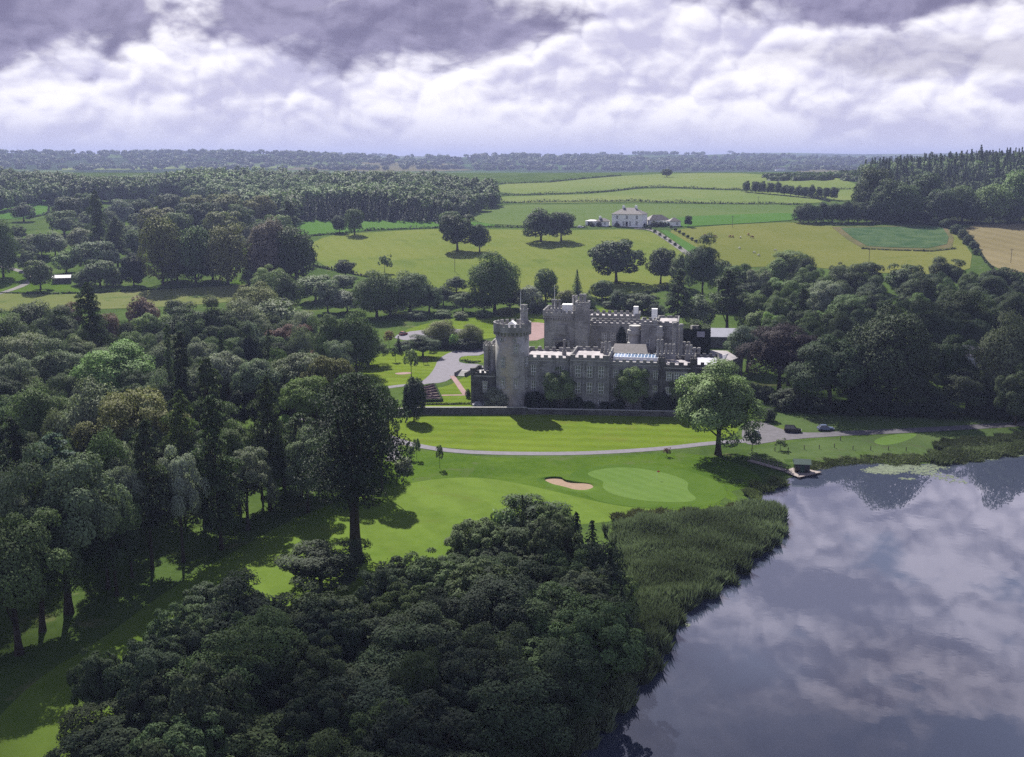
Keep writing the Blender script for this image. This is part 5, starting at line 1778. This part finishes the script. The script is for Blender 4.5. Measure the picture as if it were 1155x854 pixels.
# ------------------------------------------------------------------ cars
def car(x, y, rz, paint, label, L_=4.3, W2=.88, H_=1.45, suv=False, group=None):
    z = float(land(np.array([x]), np.array([y]))[0]) + .07
    t_ = thing('parked_car', (x, y, z), label, 'car', rz, group)
    h2 = L_ / 2
    sh = .86 if not suv else .98          # shoulder height
    prof = [(-h2, .38), (-h2 + .02, .72), (-h2 + .12, sh), (-h2 + .9, sh + .03), (h2 - 1.25, sh), (h2 - .25, sh - .14), (h2 - .03, sh - .3), (h2, .38), (h2 - .2, .25), (-h2 + .2, .25)]
    b = MB()
    rows = []
    for (yy, sx, dz) in ((-W2, .965, -.05), (-W2 * .9, 1, 0), (W2 * .9, 1, 0), (W2, .965, -.05)):
        rows.append(b.verts([(px_ * sx, yy, pz + (dz if pz > .6 else -dz * .4)) for px_, pz in prof]))
    N = len(prof)
    for r0, r1 in zip(rows[:-1], rows[1:]):
        for i in range(N):
            j = (i + 1) % N
            b.face((r0 + i, r1 + i, r1 + j, r0 + j))
    b.face([rows[0] + i for i in range(N)])
    b.face([rows[-1] + i for i in range(N)][::-1])
    body = b.build('body', M[paint], t_, True)
    body.data.shade_flat()
    back, fr_ = (-h2 + .25, h2 - 1.35) if not suv else (-h2 + .08, h2 - 1.3)
    rb_, rf_ = (back + .62, fr_ - .75) if not suv else (back + .22, fr_ - .65)
    b = MB()
    k = b.verts([(back, -W2 * .9, sh), (fr_, -W2 * .9, sh), (fr_, W2 * .9, sh), (back, W2 * .9, sh), (rb_, -W2 * .72, H_), (rf_, -W2 * .72, H_), (rf_, W2 * .72, H_), (rb_, W2 * .72, H_)])
    for f in ((0, 1, 5, 4), (1, 2, 6, 5), (2, 3, 7, 6), (3, 0, 4, 7), (4, 5, 6, 7)):
        b.face([k + i for i in f])
    b.build('windows', M['carglass'], t_)
    b = MB()
    b.prism([(rb_ - .04, -W2 * .72), (rf_ + .04, -W2 * .72), (rf_ + .04, W2 * .72), (rb_ - .04, W2 * .72)], H_ + .003, H_ + .05)
    for s in (-1, 1):
        for (x0, x1) in ((back, rb_), (fr_, rf_), ((back + fr_) / 2 + .1, (rb_ + rf_) / 2 + .1)):
            b.tube([(x0, s * W2 * .905, sh), (x1, s * W2 * .725, H_ + .01)], [.045, .045], 5)
    b.build('roof', M[paint], t_)
    for sx in (-1, 1):
        for sy in (-1, 1):
            w_ = MB()
            w_.lathe(0, 0, [(.2, -.1), (.31, -.1), (.33, -.05), (.33, .05), (.31, .1), (.2, .1)], 16)
            wo = put('wheel', w_.mesh('wheel', M['tyre'], True), t_)
            wo.location = (sx * h2 * .62, sy * (W2 - .06), .31)
            wo.rotation_euler = (R(90), 0, 0)
            rm = MB().lathe(0, 0, [(.2, -.085), (.2, .085)], 12)
            put('rim', rm.mesh('rim', M['rim']), wo)
    for sy in (-1, 1):
        MB().box(h2 - .12, h2 + .006, sy * W2 * .72 - .18, sy * W2 * .72 + .18, .58, .72).build('headlight', M['lamp'], t_)
        MB().box(-h2 - .006, -h2 + .1, sy * W2 * .78 - .12, sy * W2 * .78 + .12, .62, .8).build('tail_light', M['redpaint'], t_)
    return t_


CG = 'cars parked by the lake path'
for (x, y, a, pt, lab, kw) in ((852, 491, 70, 'silver', 'small silver car at the left end of the lakeside car park', dict(L_=4.0)), (894, 487.5, -14, 'black', 'black off-road car beside the grass of the lakeside car park', dict(L_=4.5, H_=1.75, suv=True)), (931, 485.5, 4, 'bluepaint', 'steel blue estate car at the right of the lakeside car park', dict(L_=4.4))):
    p = G(x, y)
    car(p.x, p.y, R(a), pt, lab, group=CG, **kw)
p = G(541, 459)
car(p.x, p.y, R(12), 'silver', 'silver car parked behind the garden wall beside the round tower')
for (x, y, a, pt, lab) in ((506, 380, 80, 'silver', 'silver car parked behind the garden hedge, left of the row'), (511, 380, 82, 'bluepaint', 'dark blue car parked behind the garden hedge'), (517, 379.5, 78, 'silver', 'silver car parked behind the garden hedge, right of the row'), (455, 378, 60, 'redpaint', 'dark red car parked behind the yellowish young tree')):
    p = G(x, y)
    car(p.x, p.y, R(a), pt, lab, group='cars behind the garden')
p = G(655, 257)
car(p.x, p.y, R(8), 'white', 'white car standing beside the low white garage on the hill', L_=4.6)

# ------------------------------------------------------------------ grazing animals on the hill pasture
import bmesh


def grazer(mat, name):
    bm = bmesh.new()
    ly = bm.verts.layers.skin.verify()
    pts = [((-.5, 0, .72), .27), ((0, 0, .7), .30), ((.42, 0, .74), .25), ((.68, 0, .66), .15), ((.86, 0, .36), .11), ((1.0, 0, .16), .07)]
    vs = []
    for p_, r in pts:
        v = bm.verts.new(p_)
        v[ly].radius = (r, r)
        vs.append(v)
    for a, b in zip(vs[:-1], vs[1:]):
        bm.edges.new((a, b))
    vs[0][ly].use_root = True
    for root, sx in ((vs[0], -.5), (vs[2], .42)):
        for sy in (-.16, .16):
            prev = root
            for (dx, z, r) in ((0, .42, .09), (.03 if sx > 0 else -.06, .22, .055), (0, .0, .05)):
                v = bm.verts.new((sx + dx, sy, z))
                v[ly].radius = (r, r)
                bm.edges.new((prev, v))
                prev = v
    me = bpy.data.meshes.new(name)
    bm.to_mesh(me)
    bm.free()
    me.materials.append(M[mat])
    return me


ANI = {}
for kind, mat in (('sheep', 'wool'), ('cow', 'cowhide')):
    o = put(kind, grazer(mat, kind))
    o.modifiers.new('skin', 'SKIN')
    o.modifiers.new('subdivision', 'SUBSURF').render_levels = 1
    dg = bpy.context.evaluated_depsgraph_get()
    me = bpy.data.meshes.new_from_object(o.evaluated_get(dg))
    bpy.data.objects.remove(o)
    ANI[kind] = me
for i, (x, y, kd) in enumerate(((795.5, 267, 'cow'), (798.7, 267.5, 'sheep'), (802, 267.7, 'sheep'), (807.3, 268.2, 'cow'), (823, 268.2, 'cow'), (826.5, 268.2, 'cow'), (835, 269, 'sheep'), (844, 266, 'cow'), (848, 268.7, 'cow'), (834, 281, 'sheep'), (851, 286, 'sheep'), (856, 289, 'sheep'), (875, 283.5, 'sheep'))):
    p = G(x, y)
    o = put(kd, ANI[kd])
    o.location = (p.x, p.y, float(hb(p.x, p.y)) + .15)
    s = 1.35 if kd == 'sheep' else 1.8
    o.scale = (s, s, s)
    o.rotation_euler = (0, 0, random.uniform(0, 6.28))
    tag(o, 'pale sheep grazing on the olive pasture right of the white house' if kd == 'sheep' else 'brown cow grazing on the olive pasture right of the white house', kd, 'sheep on the olive pasture' if kd == 'sheep' else 'cows on the olive pasture')

# ------------------------------------------------------------------ far woods and hedges that read as one mass
def mass(name, spots, leafn, label, cat, colour, conif=False):
    C, Nn, S, T = [], [], [], []
    for (x, y, r, h_) in spots:
        z = float(hb(x, y))
        s = sph(leafn)
        s[:, 2] = np.abs(s[:, 2]) * rng.choice([1, 1, 1, -.6], leafn)
        if conif:
            f = rng.uniform(0, 1, (leafn, 1))
            P_ = np.concatenate([s[:, :1] * r * (1 - f) * 1.1, s[:, 1:2] * r * (1 - f) * 1.1, f * h_], 1)
            nn = s * .7 + np.array((0, 0, .5))
        else:
            P_ = s * rng.uniform(.72, 1.05, (leafn, 1)) * np.array((r, r, h_ * .55)) + np.array((0, 0, h_ * .47))
            nn = s + np.array((0, 0, .3))
        C.append(P_ + np.array((x, y, z)))
        Nn.append(nn + rng.normal(size=s.shape) * .25)
        S.append(np.full(leafn, r) * rng.uniform(.45, .8, leafn) * (9 / math.sqrt(leafn + 30)))
        tn = rng.uniform(.6, 1.4) * (1 + .25 * math.sin(x / 60 + 2 * math.sin(y / 90)))
        T.append(tn * rng.uniform(.8, 1.2, leafn))
    me = leaf_mesh(name, np.concatenate(C), np.concatenate(Nn), np.concatenate(S), np.concatenate(T), .8)
    o = put(name, me)
    o.color = (*(q_ * CS for q_ in COLS[colour]), 1)
    return tag(o, label, cat, kind='stuff')


def scatter(poly, spacing, n_, rr, hh, px=True, dz=10):
    w = [G(a, b, dz).xy for a, b in poly] if px else [Vector(p) for p in poly]
    xs, ys = [p.x for p in w], [p.y for p in w]
    A = rng.uniform(min(xs), max(xs), n_ * 6)
    B = rng.uniform(min(ys), max(ys), n_ * 6)
    ok = inside(w, A, B)
    A, B = A[ok], B[ok]
    cell, o = {}, []
    for x, y in zip(A, B):
        k = (int(x // spacing), int(y // spacing))
        if k in cell:
            continue
        cell[k] = 1
        lump = math.sin(x / 47 + 2 * math.sin(y / 83)) * math.sin(y / 61 + math.sin(x / 71))
        o.append((float(x), float(y), float(rng.uniform(*rr)) * (1 + .25 * lump), float(rng.uniform(*hh)) * (1 + .3 * lump)))
        if len(o) >= n_:
            break
    return o


mass('woodland', scatter([(-260, 246), (-120, 240), (40, 214), (130, 212), (200, 205), (330, 232), (345, 222), (420, 224), (500, 228), (540, 222), (560, 215), (555, 203), (500, 196), (420, 194), (300, 196), (200, 195), (100, 196), (-60, 194), (-260, 194)], 8.5, 2600, (4.5, 7), (12, 19), dz=14), 150,
     'wide dark wood of mixed trees filling the valley beyond the left copse', 'woodland', 'mid')
mass('conifer_plantation', scatter([(335, 232), (420, 231.5), (505, 234), (512, 224), (470, 212), (400, 216), (335, 224)], 6.5, 560, (2.8, 3.8), (10, 15), dz=12), 90,
     'dark dense spruce plantation with a sheer front edge above the fresh green strip', 'plantation', 'deep', True)
HWP = [((px_ - 577.5) / 1238 * (y * .98 + 8), y) for px_, y in ((974, 960), (968, 1050), (972, 1180), (1000, 1320), (1060, 1420), (1220, 1400), (1240, 900), (1130, 905), (1020, 930))]
hs = scatter(HWP, 9.5, 1100, (4, 6.2), (12, 16), px=False)
mass('hilltop_conifers', [(x, y, r * .75, h_ * 1.25) for i, (x, y, r, h_) in enumerate(hs) if i % 5 < 3], 170, 'dark mass of spruces on the hilltop wood, behind its nearer trees', 'conifers', 'dark', True)
mass('hilltop_woodland', [q for i, q in enumerate(hs) if i % 5 >= 3], 190, 'rounded green crowns among the spruces of the hilltop wood', 'woodland', 'mid')
# belts and spinneys out to the skyline
sp_ = []
for (x0, x1, row, depth, cnt) in ((-700, 520, 190, 120, 320), (-700, 600, 186, 200, 330), (560, 1000, 190.5, 60, 230), (560, 960, 186, 150, 330), (-700, 700, 182.5, 300, 420), (500, 1300, 183, 300, 380), (-700, 1300, 179.5, 500, 480), (870, 970, 200, 60, 60), (-400, 420, 176.5, 700, 300), (100, 820, 174.5, 700, 260), (1160, 1500, 200, 200, 120)):
    for _ in range(cnt):
        u = rng.random()
        px_ = x0 + (x1 - x0) * (round(u * 9 + rng.normal() * .22) / 9 + rng.normal() * .02 if rng.random() < .6 else u)
        p = G(px_, row + rng.normal() * .35, 4)
        y = p.y + abs(rng.normal()) * depth
        if row > 182 and px_ > 540 and p.y < 2400 and row < 195:
            y = rng.uniform(2450, 3500)
        sc_ = 1 + p.y / 5000
        sp_.append((p.x * y / p.y, y, rng.uniform(5, 9) * sc_, rng.uniform(9, 16) * (.8 + .2 * sc_) * min(1.0, p.y / 3600)))
mass('distant_woods', sp_, 40, 'belts of blue-grey trees scattered over the far countryside up to the skyline', 'distant woods', 'dark')


def hedge(name, pts, h_, w_, c_, label, dens=9, px=True, cat='hedge', leaf=.8):
    w = [G(a, b).xy for a, b in pts] if px else [Vector(p) for p in pts]
    C, Nn = [], []
    for a, b in zip(w[:-1], w[1:]):
        L_ = (b - a).length
        k = int(L_ * dens) + 4
        t_ = rng.random(k)
        s = sph(k)
        s[:, 2] = np.abs(s[:, 2])
        xy = np.array(a)[None] + t_[:, None] * np.array(b - a)[None]
        hh = h_ * (1 + .3 * np.sin(t_ * L_ / 7 + a.x))
        z = hb(xy[:, 0], xy[:, 1])
        C.append(np.stack([xy[:, 0] + s[:, 0] * w_ * .5, xy[:, 1] + s[:, 1] * w_ * .5, z + s[:, 2] * hh * rng.uniform(.3, 1.05, k)], 1))
        Nn.append(s + rng.normal(size=s.shape) * .4)
    C, Nn = np.concatenate(C), np.concatenate(Nn)
    me = leaf_mesh(name, C, Nn, leaf * rng.uniform(.7, 1.3, len(C)), rng.uniform(.7, 1.3, len(C)), .8)
    o = put(name, me)
    o.color = (*COLS[c_], 1)
    return tag(o, label, cat)


HG = 'field hedges'
for pts, h_, label in (
        ([(345, 267), (380, 264), (420, 260), (460, 258.5), (500, 257), (560, 256.5), (600, 257), (662, 257)], 2.2, 'long clipped hedge between the fresh green strip and the meadow'),
        ([(556, 221), (615, 220), (673, 217.5), (700, 215), (731, 211.5), (770, 212.5), (807, 214), (883, 215.5), (915, 222), (936, 228)], 3.0, 'winding dark hedge crossing the middle of the hill field'),
        ([(556, 229.5), (620, 228), (714, 227.5), (800, 230), (905, 231)], 3.0, 'straight hedge across the hill, nearest above the white house'),
        ([(560, 208), (620, 206), (660, 202), (700, 198.5)], 3.0, 'hedge on the upper left shoulder of the hill field'),
        ([(836, 216), (880, 217.5), (936, 226)], 2.0, 'low hedge under the tree row of the hill field'),
        ([(880, 215), (930, 214.5), (966, 213.5)], 2.5, 'short hedge on the hill field right of the tree row'),
        ([(938, 254.5), (980, 253.5), (1050, 253), (1085, 254), (1160, 252)], 2.0, 'hedge along the foot of the hilltop wood'),
        ([(972, 281), (1000, 282.5), (1050, 284), (1078, 281)], 1.2, 'weedy hedge along the near side of the leafy crop'),
        ([(1084, 256), (1100, 276), (1112, 296), (1122, 306)], 1.6, 'thin hedge between the olive pasture and the stubble'),
        ([(352, 300), (440, 318), (520, 334), (580, 340), (640, 341), (700, 338), (770, 322)], 2.4, 'ragged hedge along the bottom of the meadow behind the castle'),
        ([(30, 247), (54, 242), (57, 224)], 2.2, 'hedge round the small fresh field at the far left'),
        ([(-30, 330), (60, 332), (120, 330), (180, 326), (250, 322)], 1.0, 'thin fence-line hedge along the pale meadow by the copse'),
        ([(530, 250), (520, 240), (545, 231), (556, 226)], 2.0, 'hedge beside the field track at the end of the valley wood')):
    hedge('hedge', pts, h_, h_ * .8, 'dark', label, 7, leaf=1.1)['group'] = HG
hedge('hedge', [(479, 456.5), (505, 456.5), (531, 456)], .8, .9, 'deep', 'low clipped hedge on the terrace above the lawn wall', 60, leaf=.3)['group'] = 'garden hedges'
hedge('hedge', [(488, 395), (520, 392.5), (543, 392)], 1.8, 1.6, 'deep', 'dark clipped hedge screening the parked cars from the driveway', 40, leaf=.45)['group'] = 'garden hedges'
hedge('hedge', [(522, 407), (533, 409.5), (540, 408)], .8, 2.2, 'dark', 'little box hedge on the island of the castle driveway', 40, leaf=.4)['group'] = 'garden hedges'

# reeds along the lake
def reeds(name, poly_w, n_, hh, wd, label, colour, clumpy=.5):
    xs, ys = [p[0] for p in poly_w], [p[1] for p in poly_w]
    A = rng.uniform(min(xs), max(xs), n_ * 4)
    B = rng.uniform(min(ys), max(ys), n_ * 4)
    ok = inside(poly_w, A + 1.1 * np.sin(B * .9 + 2 * np.sin(A * .5)) + .7 * np.sin(A * 1.7 + B * .6), B + 1.1 * np.sin(A * 1.1 + B * .3)) & (np.sin(A * .31 + 2 * np.sin(B * .17)) * np.sin(B * .27 + A * .11) + rng.uniform(-1, 1, len(A)) > -clumpy)
    A, B = A[ok][:n_], B[ok][:n_]
    k = len(A)
    z = np.maximum(land(A, B), WATER_Z - .6)
    hgt = rng.uniform(hh[0], hh[1], k) * (1 + .3 * np.sin(A * .2 + 1 + 2 * np.sin(B * .31)) * np.sin(B * .23 + np.sin(A * .41)))
    a = rng.uniform(0, 6.28, k)
    w = wd * rng.uniform(.6, 1.4, k)
    lx, ly = rng.normal(size=k) * .3, rng.normal(size=k) * .3
    cs, sn = np.cos(a) * w, np.sin(a) * w
    v = np.stack([np.stack([A - cs, B - sn, z - .1], 1), np.stack([A + cs, B + sn, z - .1], 1), np.stack([A + cs * .7 + lx * .5, B + sn * .7 + ly * .5, z + hgt * .6], 1), np.stack([A + lx * 1.6, B + ly * 1.6, z + hgt], 1)], 1).reshape(-1, 3)
    me = bpy.data.meshes.new(name)
    me.vertices.add(len(v))
    me.vertices.foreach_set('co', v.ravel().astype(np.float32))
    me.loops.add(k * 4)
    me.loops.foreach_set('vertex_index', np.arange(k * 4))
    me.polygons.add(k)
    me.polygons.foreach_set('loop_start', np.arange(k) * 4)
    me.update(calc_edges=True)
    me.attributes.new('tint', 'FLOAT', 'FACE').data.foreach_set('value', (rng.uniform(.65, 1.35, k) * (1 + .42 * np.sin(A * .23 + 2 * np.sin(B * .13)) * np.sin(B * .19 + 1.3 * np.sin(A * .17)))).astype(np.float32))
    me.materials.append(M['foliage'])
    o = put(name, me)
    o.color = (*colour, 1)
    return tag(o, label, 'reeds', kind='stuff')


W_ = lambda pts: chaikin([G(a, b).xy for a, b in pts], 1)
reeds('reeds', W_([(686, 596), (730, 588), (780, 584), (846, 576), (872, 573), (886, 582), (884, 598), (866, 618), (842, 638), (815, 659), (788, 680), (764, 698), (752, 712), (748, 730), (738, 752), (722, 774), (700, 798), (678, 822), (655, 848), (632, 882), (604, 922), (585, 918), (628, 860), (664, 805), (704, 762), (716, 720), (706, 660)]), 160000, (1.2, 2.8), .065, 'dense green reed bed along the near lake shore', (.100, .126, .076))
reeds('reeds', W_([(1048, 512), (1100, 507), (1160, 500), (1240, 494), (1240, 505), (1155, 511), (1105, 518), (1062, 524), (1046, 520)]), 26000, (.7, 1.4), .09, 'low reeds and lake plants along the far shore at the right edge', (.085, .105, .055))
reeds('reeds', W_([(1050, 504), (1066, 499), (1110, 496), (1165, 491), (1165, 497), (1110, 504), (1060, 510)]), 14000, (.7, 1.5), .1, 'band of taller dark rushes behind the far shore', (.05, .062, .034))
reeds('reeds', W_([(842, 556), (852, 549), (866, 546), (884, 540), (885, 545), (866, 554), (852, 560), (852, 566), (843, 563)]), 6000, (.6, 1.5), .07, 'tuft of reeds round the little bay beside the jetty', (.10, .125, .055))
reeds('rushes', W_([(690, 586), (730, 580), (800, 578), (850, 570), (854, 577), (800, 586), (730, 592), (694, 598)]), 16000, (.5, 1.3), .1, 'strip of coarse dark rushes between fairway and reed bed', (.075, .08, .042))
reeds('rushes', W_([(930, 519), (985, 514), (1046, 512), (1046, 521), (1010, 524), (985, 521), (958, 524), (930, 527), (905, 531), (905, 527)]), 5000, (.25, .7), .07, 'fringe of low plants on the bank behind the jetty', (.075, .09, .045))

# water lily mats
def lilies(name, mats, label):
    b = MB()
    for (px_, py_, wx, wy, k) in mats:
        c = G(px_, py_).xy
        for _ in range(k):
            a, q = random.uniform(0, 6.28), math.sqrt(random.random()) * random.uniform(.6, 1.05)
            x, y = c.x + math.cos(a) * q * wx, c.y + math.sin(a) * q * wy
            r = random.uniform(.12, .38)
            i0 = b.verts([(x + r * math.cos(2 * math.pi * i / 7) * random.uniform(.8, 1.1), y + r * math.sin(2 * math.pi * i / 7), WATER_Z + random.uniform(.008, .035)) for i in range(7)])
            b.face([i0 + i for i in range(7)])
    m_ = M['lily']
    return tag(b.build(name, m_), label, 'water lilies', kind='stuff')


M['lily'] = plain('lily leaves', (.055, .078, .036), .55, .4, var=.35, scale=1.2)
lilies('water_lilies', [(997, 529, 5.2, 3.4, 520), (1004, 525, 3.6, 2.6, 240), (1018, 523, 5, 2.4, 260), (1034, 528, 6.0, 3.2, 320), (1050, 525, 5, 2.5, 180), (1045, 532, 4, 2, 90), (1024, 538, 2.4, 1.0, 40), (1064, 536, 3.5, 3.0, 60), (1060, 520, 6, 2, 160), (1078, 541, 3, 2.0, 30)], 'mats of water lilies floating off the far shore right of the jetty')
lilies('water_lilies', [(1075, 519, 5, 1.6, 150), (1100, 515.5, 6, 1.6, 170), (1130, 512, 7, 1.6, 190), (1158, 509, 6, 1.6, 150)], 'narrow fringe of lily leaves along the far shore by the right edge')
lilies('water_lilies', [(800, 671, 1.5, .8, 22), (772, 702, 1.2, .6, 14), (858, 556, 1.6, .6, 16)], 'few stray lily leaves beside the reed bed')

# ------------------------------------------------------------------ labels: every tree of a wood is told by its row and its place in the row
ORD = ['first', 'second', 'third', 'fourth', 'fifth', 'sixth', 'seventh', 'eighth', 'ninth', 'tenth', 'eleventh', 'twelfth', 'thirteenth', 'fourteenth', 'fifteenth', 'sixteenth', 'seventeenth', 'eighteenth', 'nineteenth', 'twentieth']
areas = {}
for t_ in TREES:
    o = t_['o']
    if t_['label']:
        o['label'] = t_['label']
    else:
        areas.setdefault(t_['area'], []).append(t_)
    o['group'] = {'lawn': 'trees on the lawns', 'fields': 'trees in the fields', 'castle front': 'plants along the castle front', 'garden': 'plants of the castle garden'}.get(t_['area'], 'trees of the ' + t_['area'])
for area, ls in areas.items():
    ls.sort(key=lambda q_: q_['p'].y)
    nrow = max(1, min(12, round(math.sqrt(len(ls) / 1.4))))
    per = math.ceil(len(ls) / nrow)
    for r_ in range(nrow):
        row = sorted(ls[r_ * per:(r_ + 1) * per], key=lambda q_: q_['p'].x / q_['p'].y)
        for i, q_ in enumerate(row):
            nm, shape = KIND[q_['sp']]
            noun = {'broadleaf_tree': 'tree', 'holm_oak': 'holm oak', 'beech_tree': 'tree', 'willow_tree': 'tree', 'conifer_tree': 'conifer', 'pine_tree': 'pine', 'yew_tree': 'evergreen', 'young_tree': 'sapling', 'shrub': 'bush'}[nm]
            left = i + 1 <= (len(row) + 1) / 2
            k = i + 1 if left else len(row) - i
            where = ('leftmost' if left else 'rightmost') if k == 1 else ORD[k - 1] + (' from left' if left else ' from right')
            if nrow == 1:
                q_['o']['label'] = f"{shape} {COLWORD[q_['c']]} {noun}, {where} in the {area}"
            else:
                rw = 'front' if r_ == 0 else ('back' if r_ == nrow - 1 else ORD[r_])
                q_['o']['label'] = f"{shape} {COLWORD[q_['c']]} {noun}, {where}, {rw} row of the {area}"

# ------------------------------------------------------------------ air
hm, t = new_mat('hazy air')
vp = t.add('ShaderNodeVolumePrincipled')
vp.inputs['Color'].default_value = (.32, .37, .60, 1)
vp.inputs['Density'].default_value = HAZE
vp.inputs['Anisotropy'].default_value = .15
o_ = t.add('ShaderNodeOutputMaterial')
t.link(vp.outputs[0], o_.inputs['Volume'])
tag(MB().box(-11600, 11600, -700, 16900, -6, 142).build('haze', hm), kind='stuff')


# ------------------------------------------------------------------ unseen clouds added high above to shade the near grove and the right wood
def shade_cloud_mat(opacity):
    cm, t = new_mat('shade_cloud')
    df = t.add('ShaderNodeBsdfDiffuse')
    df.inputs[0].default_value = (.9, .9, .92, 1)
    tp = t.add('ShaderNodeBsdfTransparent')
    mx = t.add('ShaderNodeMixShader')
    mx.inputs[0].default_value = opacity
    t.link(tp.outputs[0], mx.inputs[1])
    t.link(df.outputs[0], mx.inputs[2])
    o_ = t.add('ShaderNodeOutputMaterial')
    t.link(mx.outputs[0], o_.inputs[0])
    return cm


def shade_cloud(gx_, gy_, rx, ry, seed, cm, n_):
    rs = np.random.default_rng(seed)
    h_ = 950.0
    c = Vector((gx_, gy_, 0)) + SUN_DIR * (h_ / SUN_DIR.z)
    b = MB()
    for i in range(n_):
        a, q = rs.uniform(0, 6.28), math.sqrt(rs.random())
        x, y = math.cos(a) * q * rx, math.sin(a) * q * ry
        r = (.20 + .22 * rs.random()) * min(rx, ry) * (1.15 - .6 * q)
        zc = rs.uniform(-.05, .9) * r * 1.3 * (1 - q * .6)
        rings = [(r * math.sin(f * math.pi) + .01, -r * math.cos(f * math.pi) * .7) for f in np.linspace(0, 1, 9)]
        k0 = len(b.v)
        b.lathe(x, y, rings, 14)
        for j in range(k0, len(b.v)):
            v = Vector(b.v[j])
            w = 1 + .16 * math.sin(v.x * .09 + i) * math.sin(v.y * .11 + v.z * .1)
            b.v[j] = (x + (v.x - x) * w, y + (v.y - y) * w, v.z * w + zc)
    o = b.build('shade_cloud', cm, None, True)
    o.location = c
    return tag(o, kind='structure')


for q_ in SHADE_CLOUDS:
    shade_cloud(*q_[:5], shade_cloud_mat(q_[5]), q_[6])
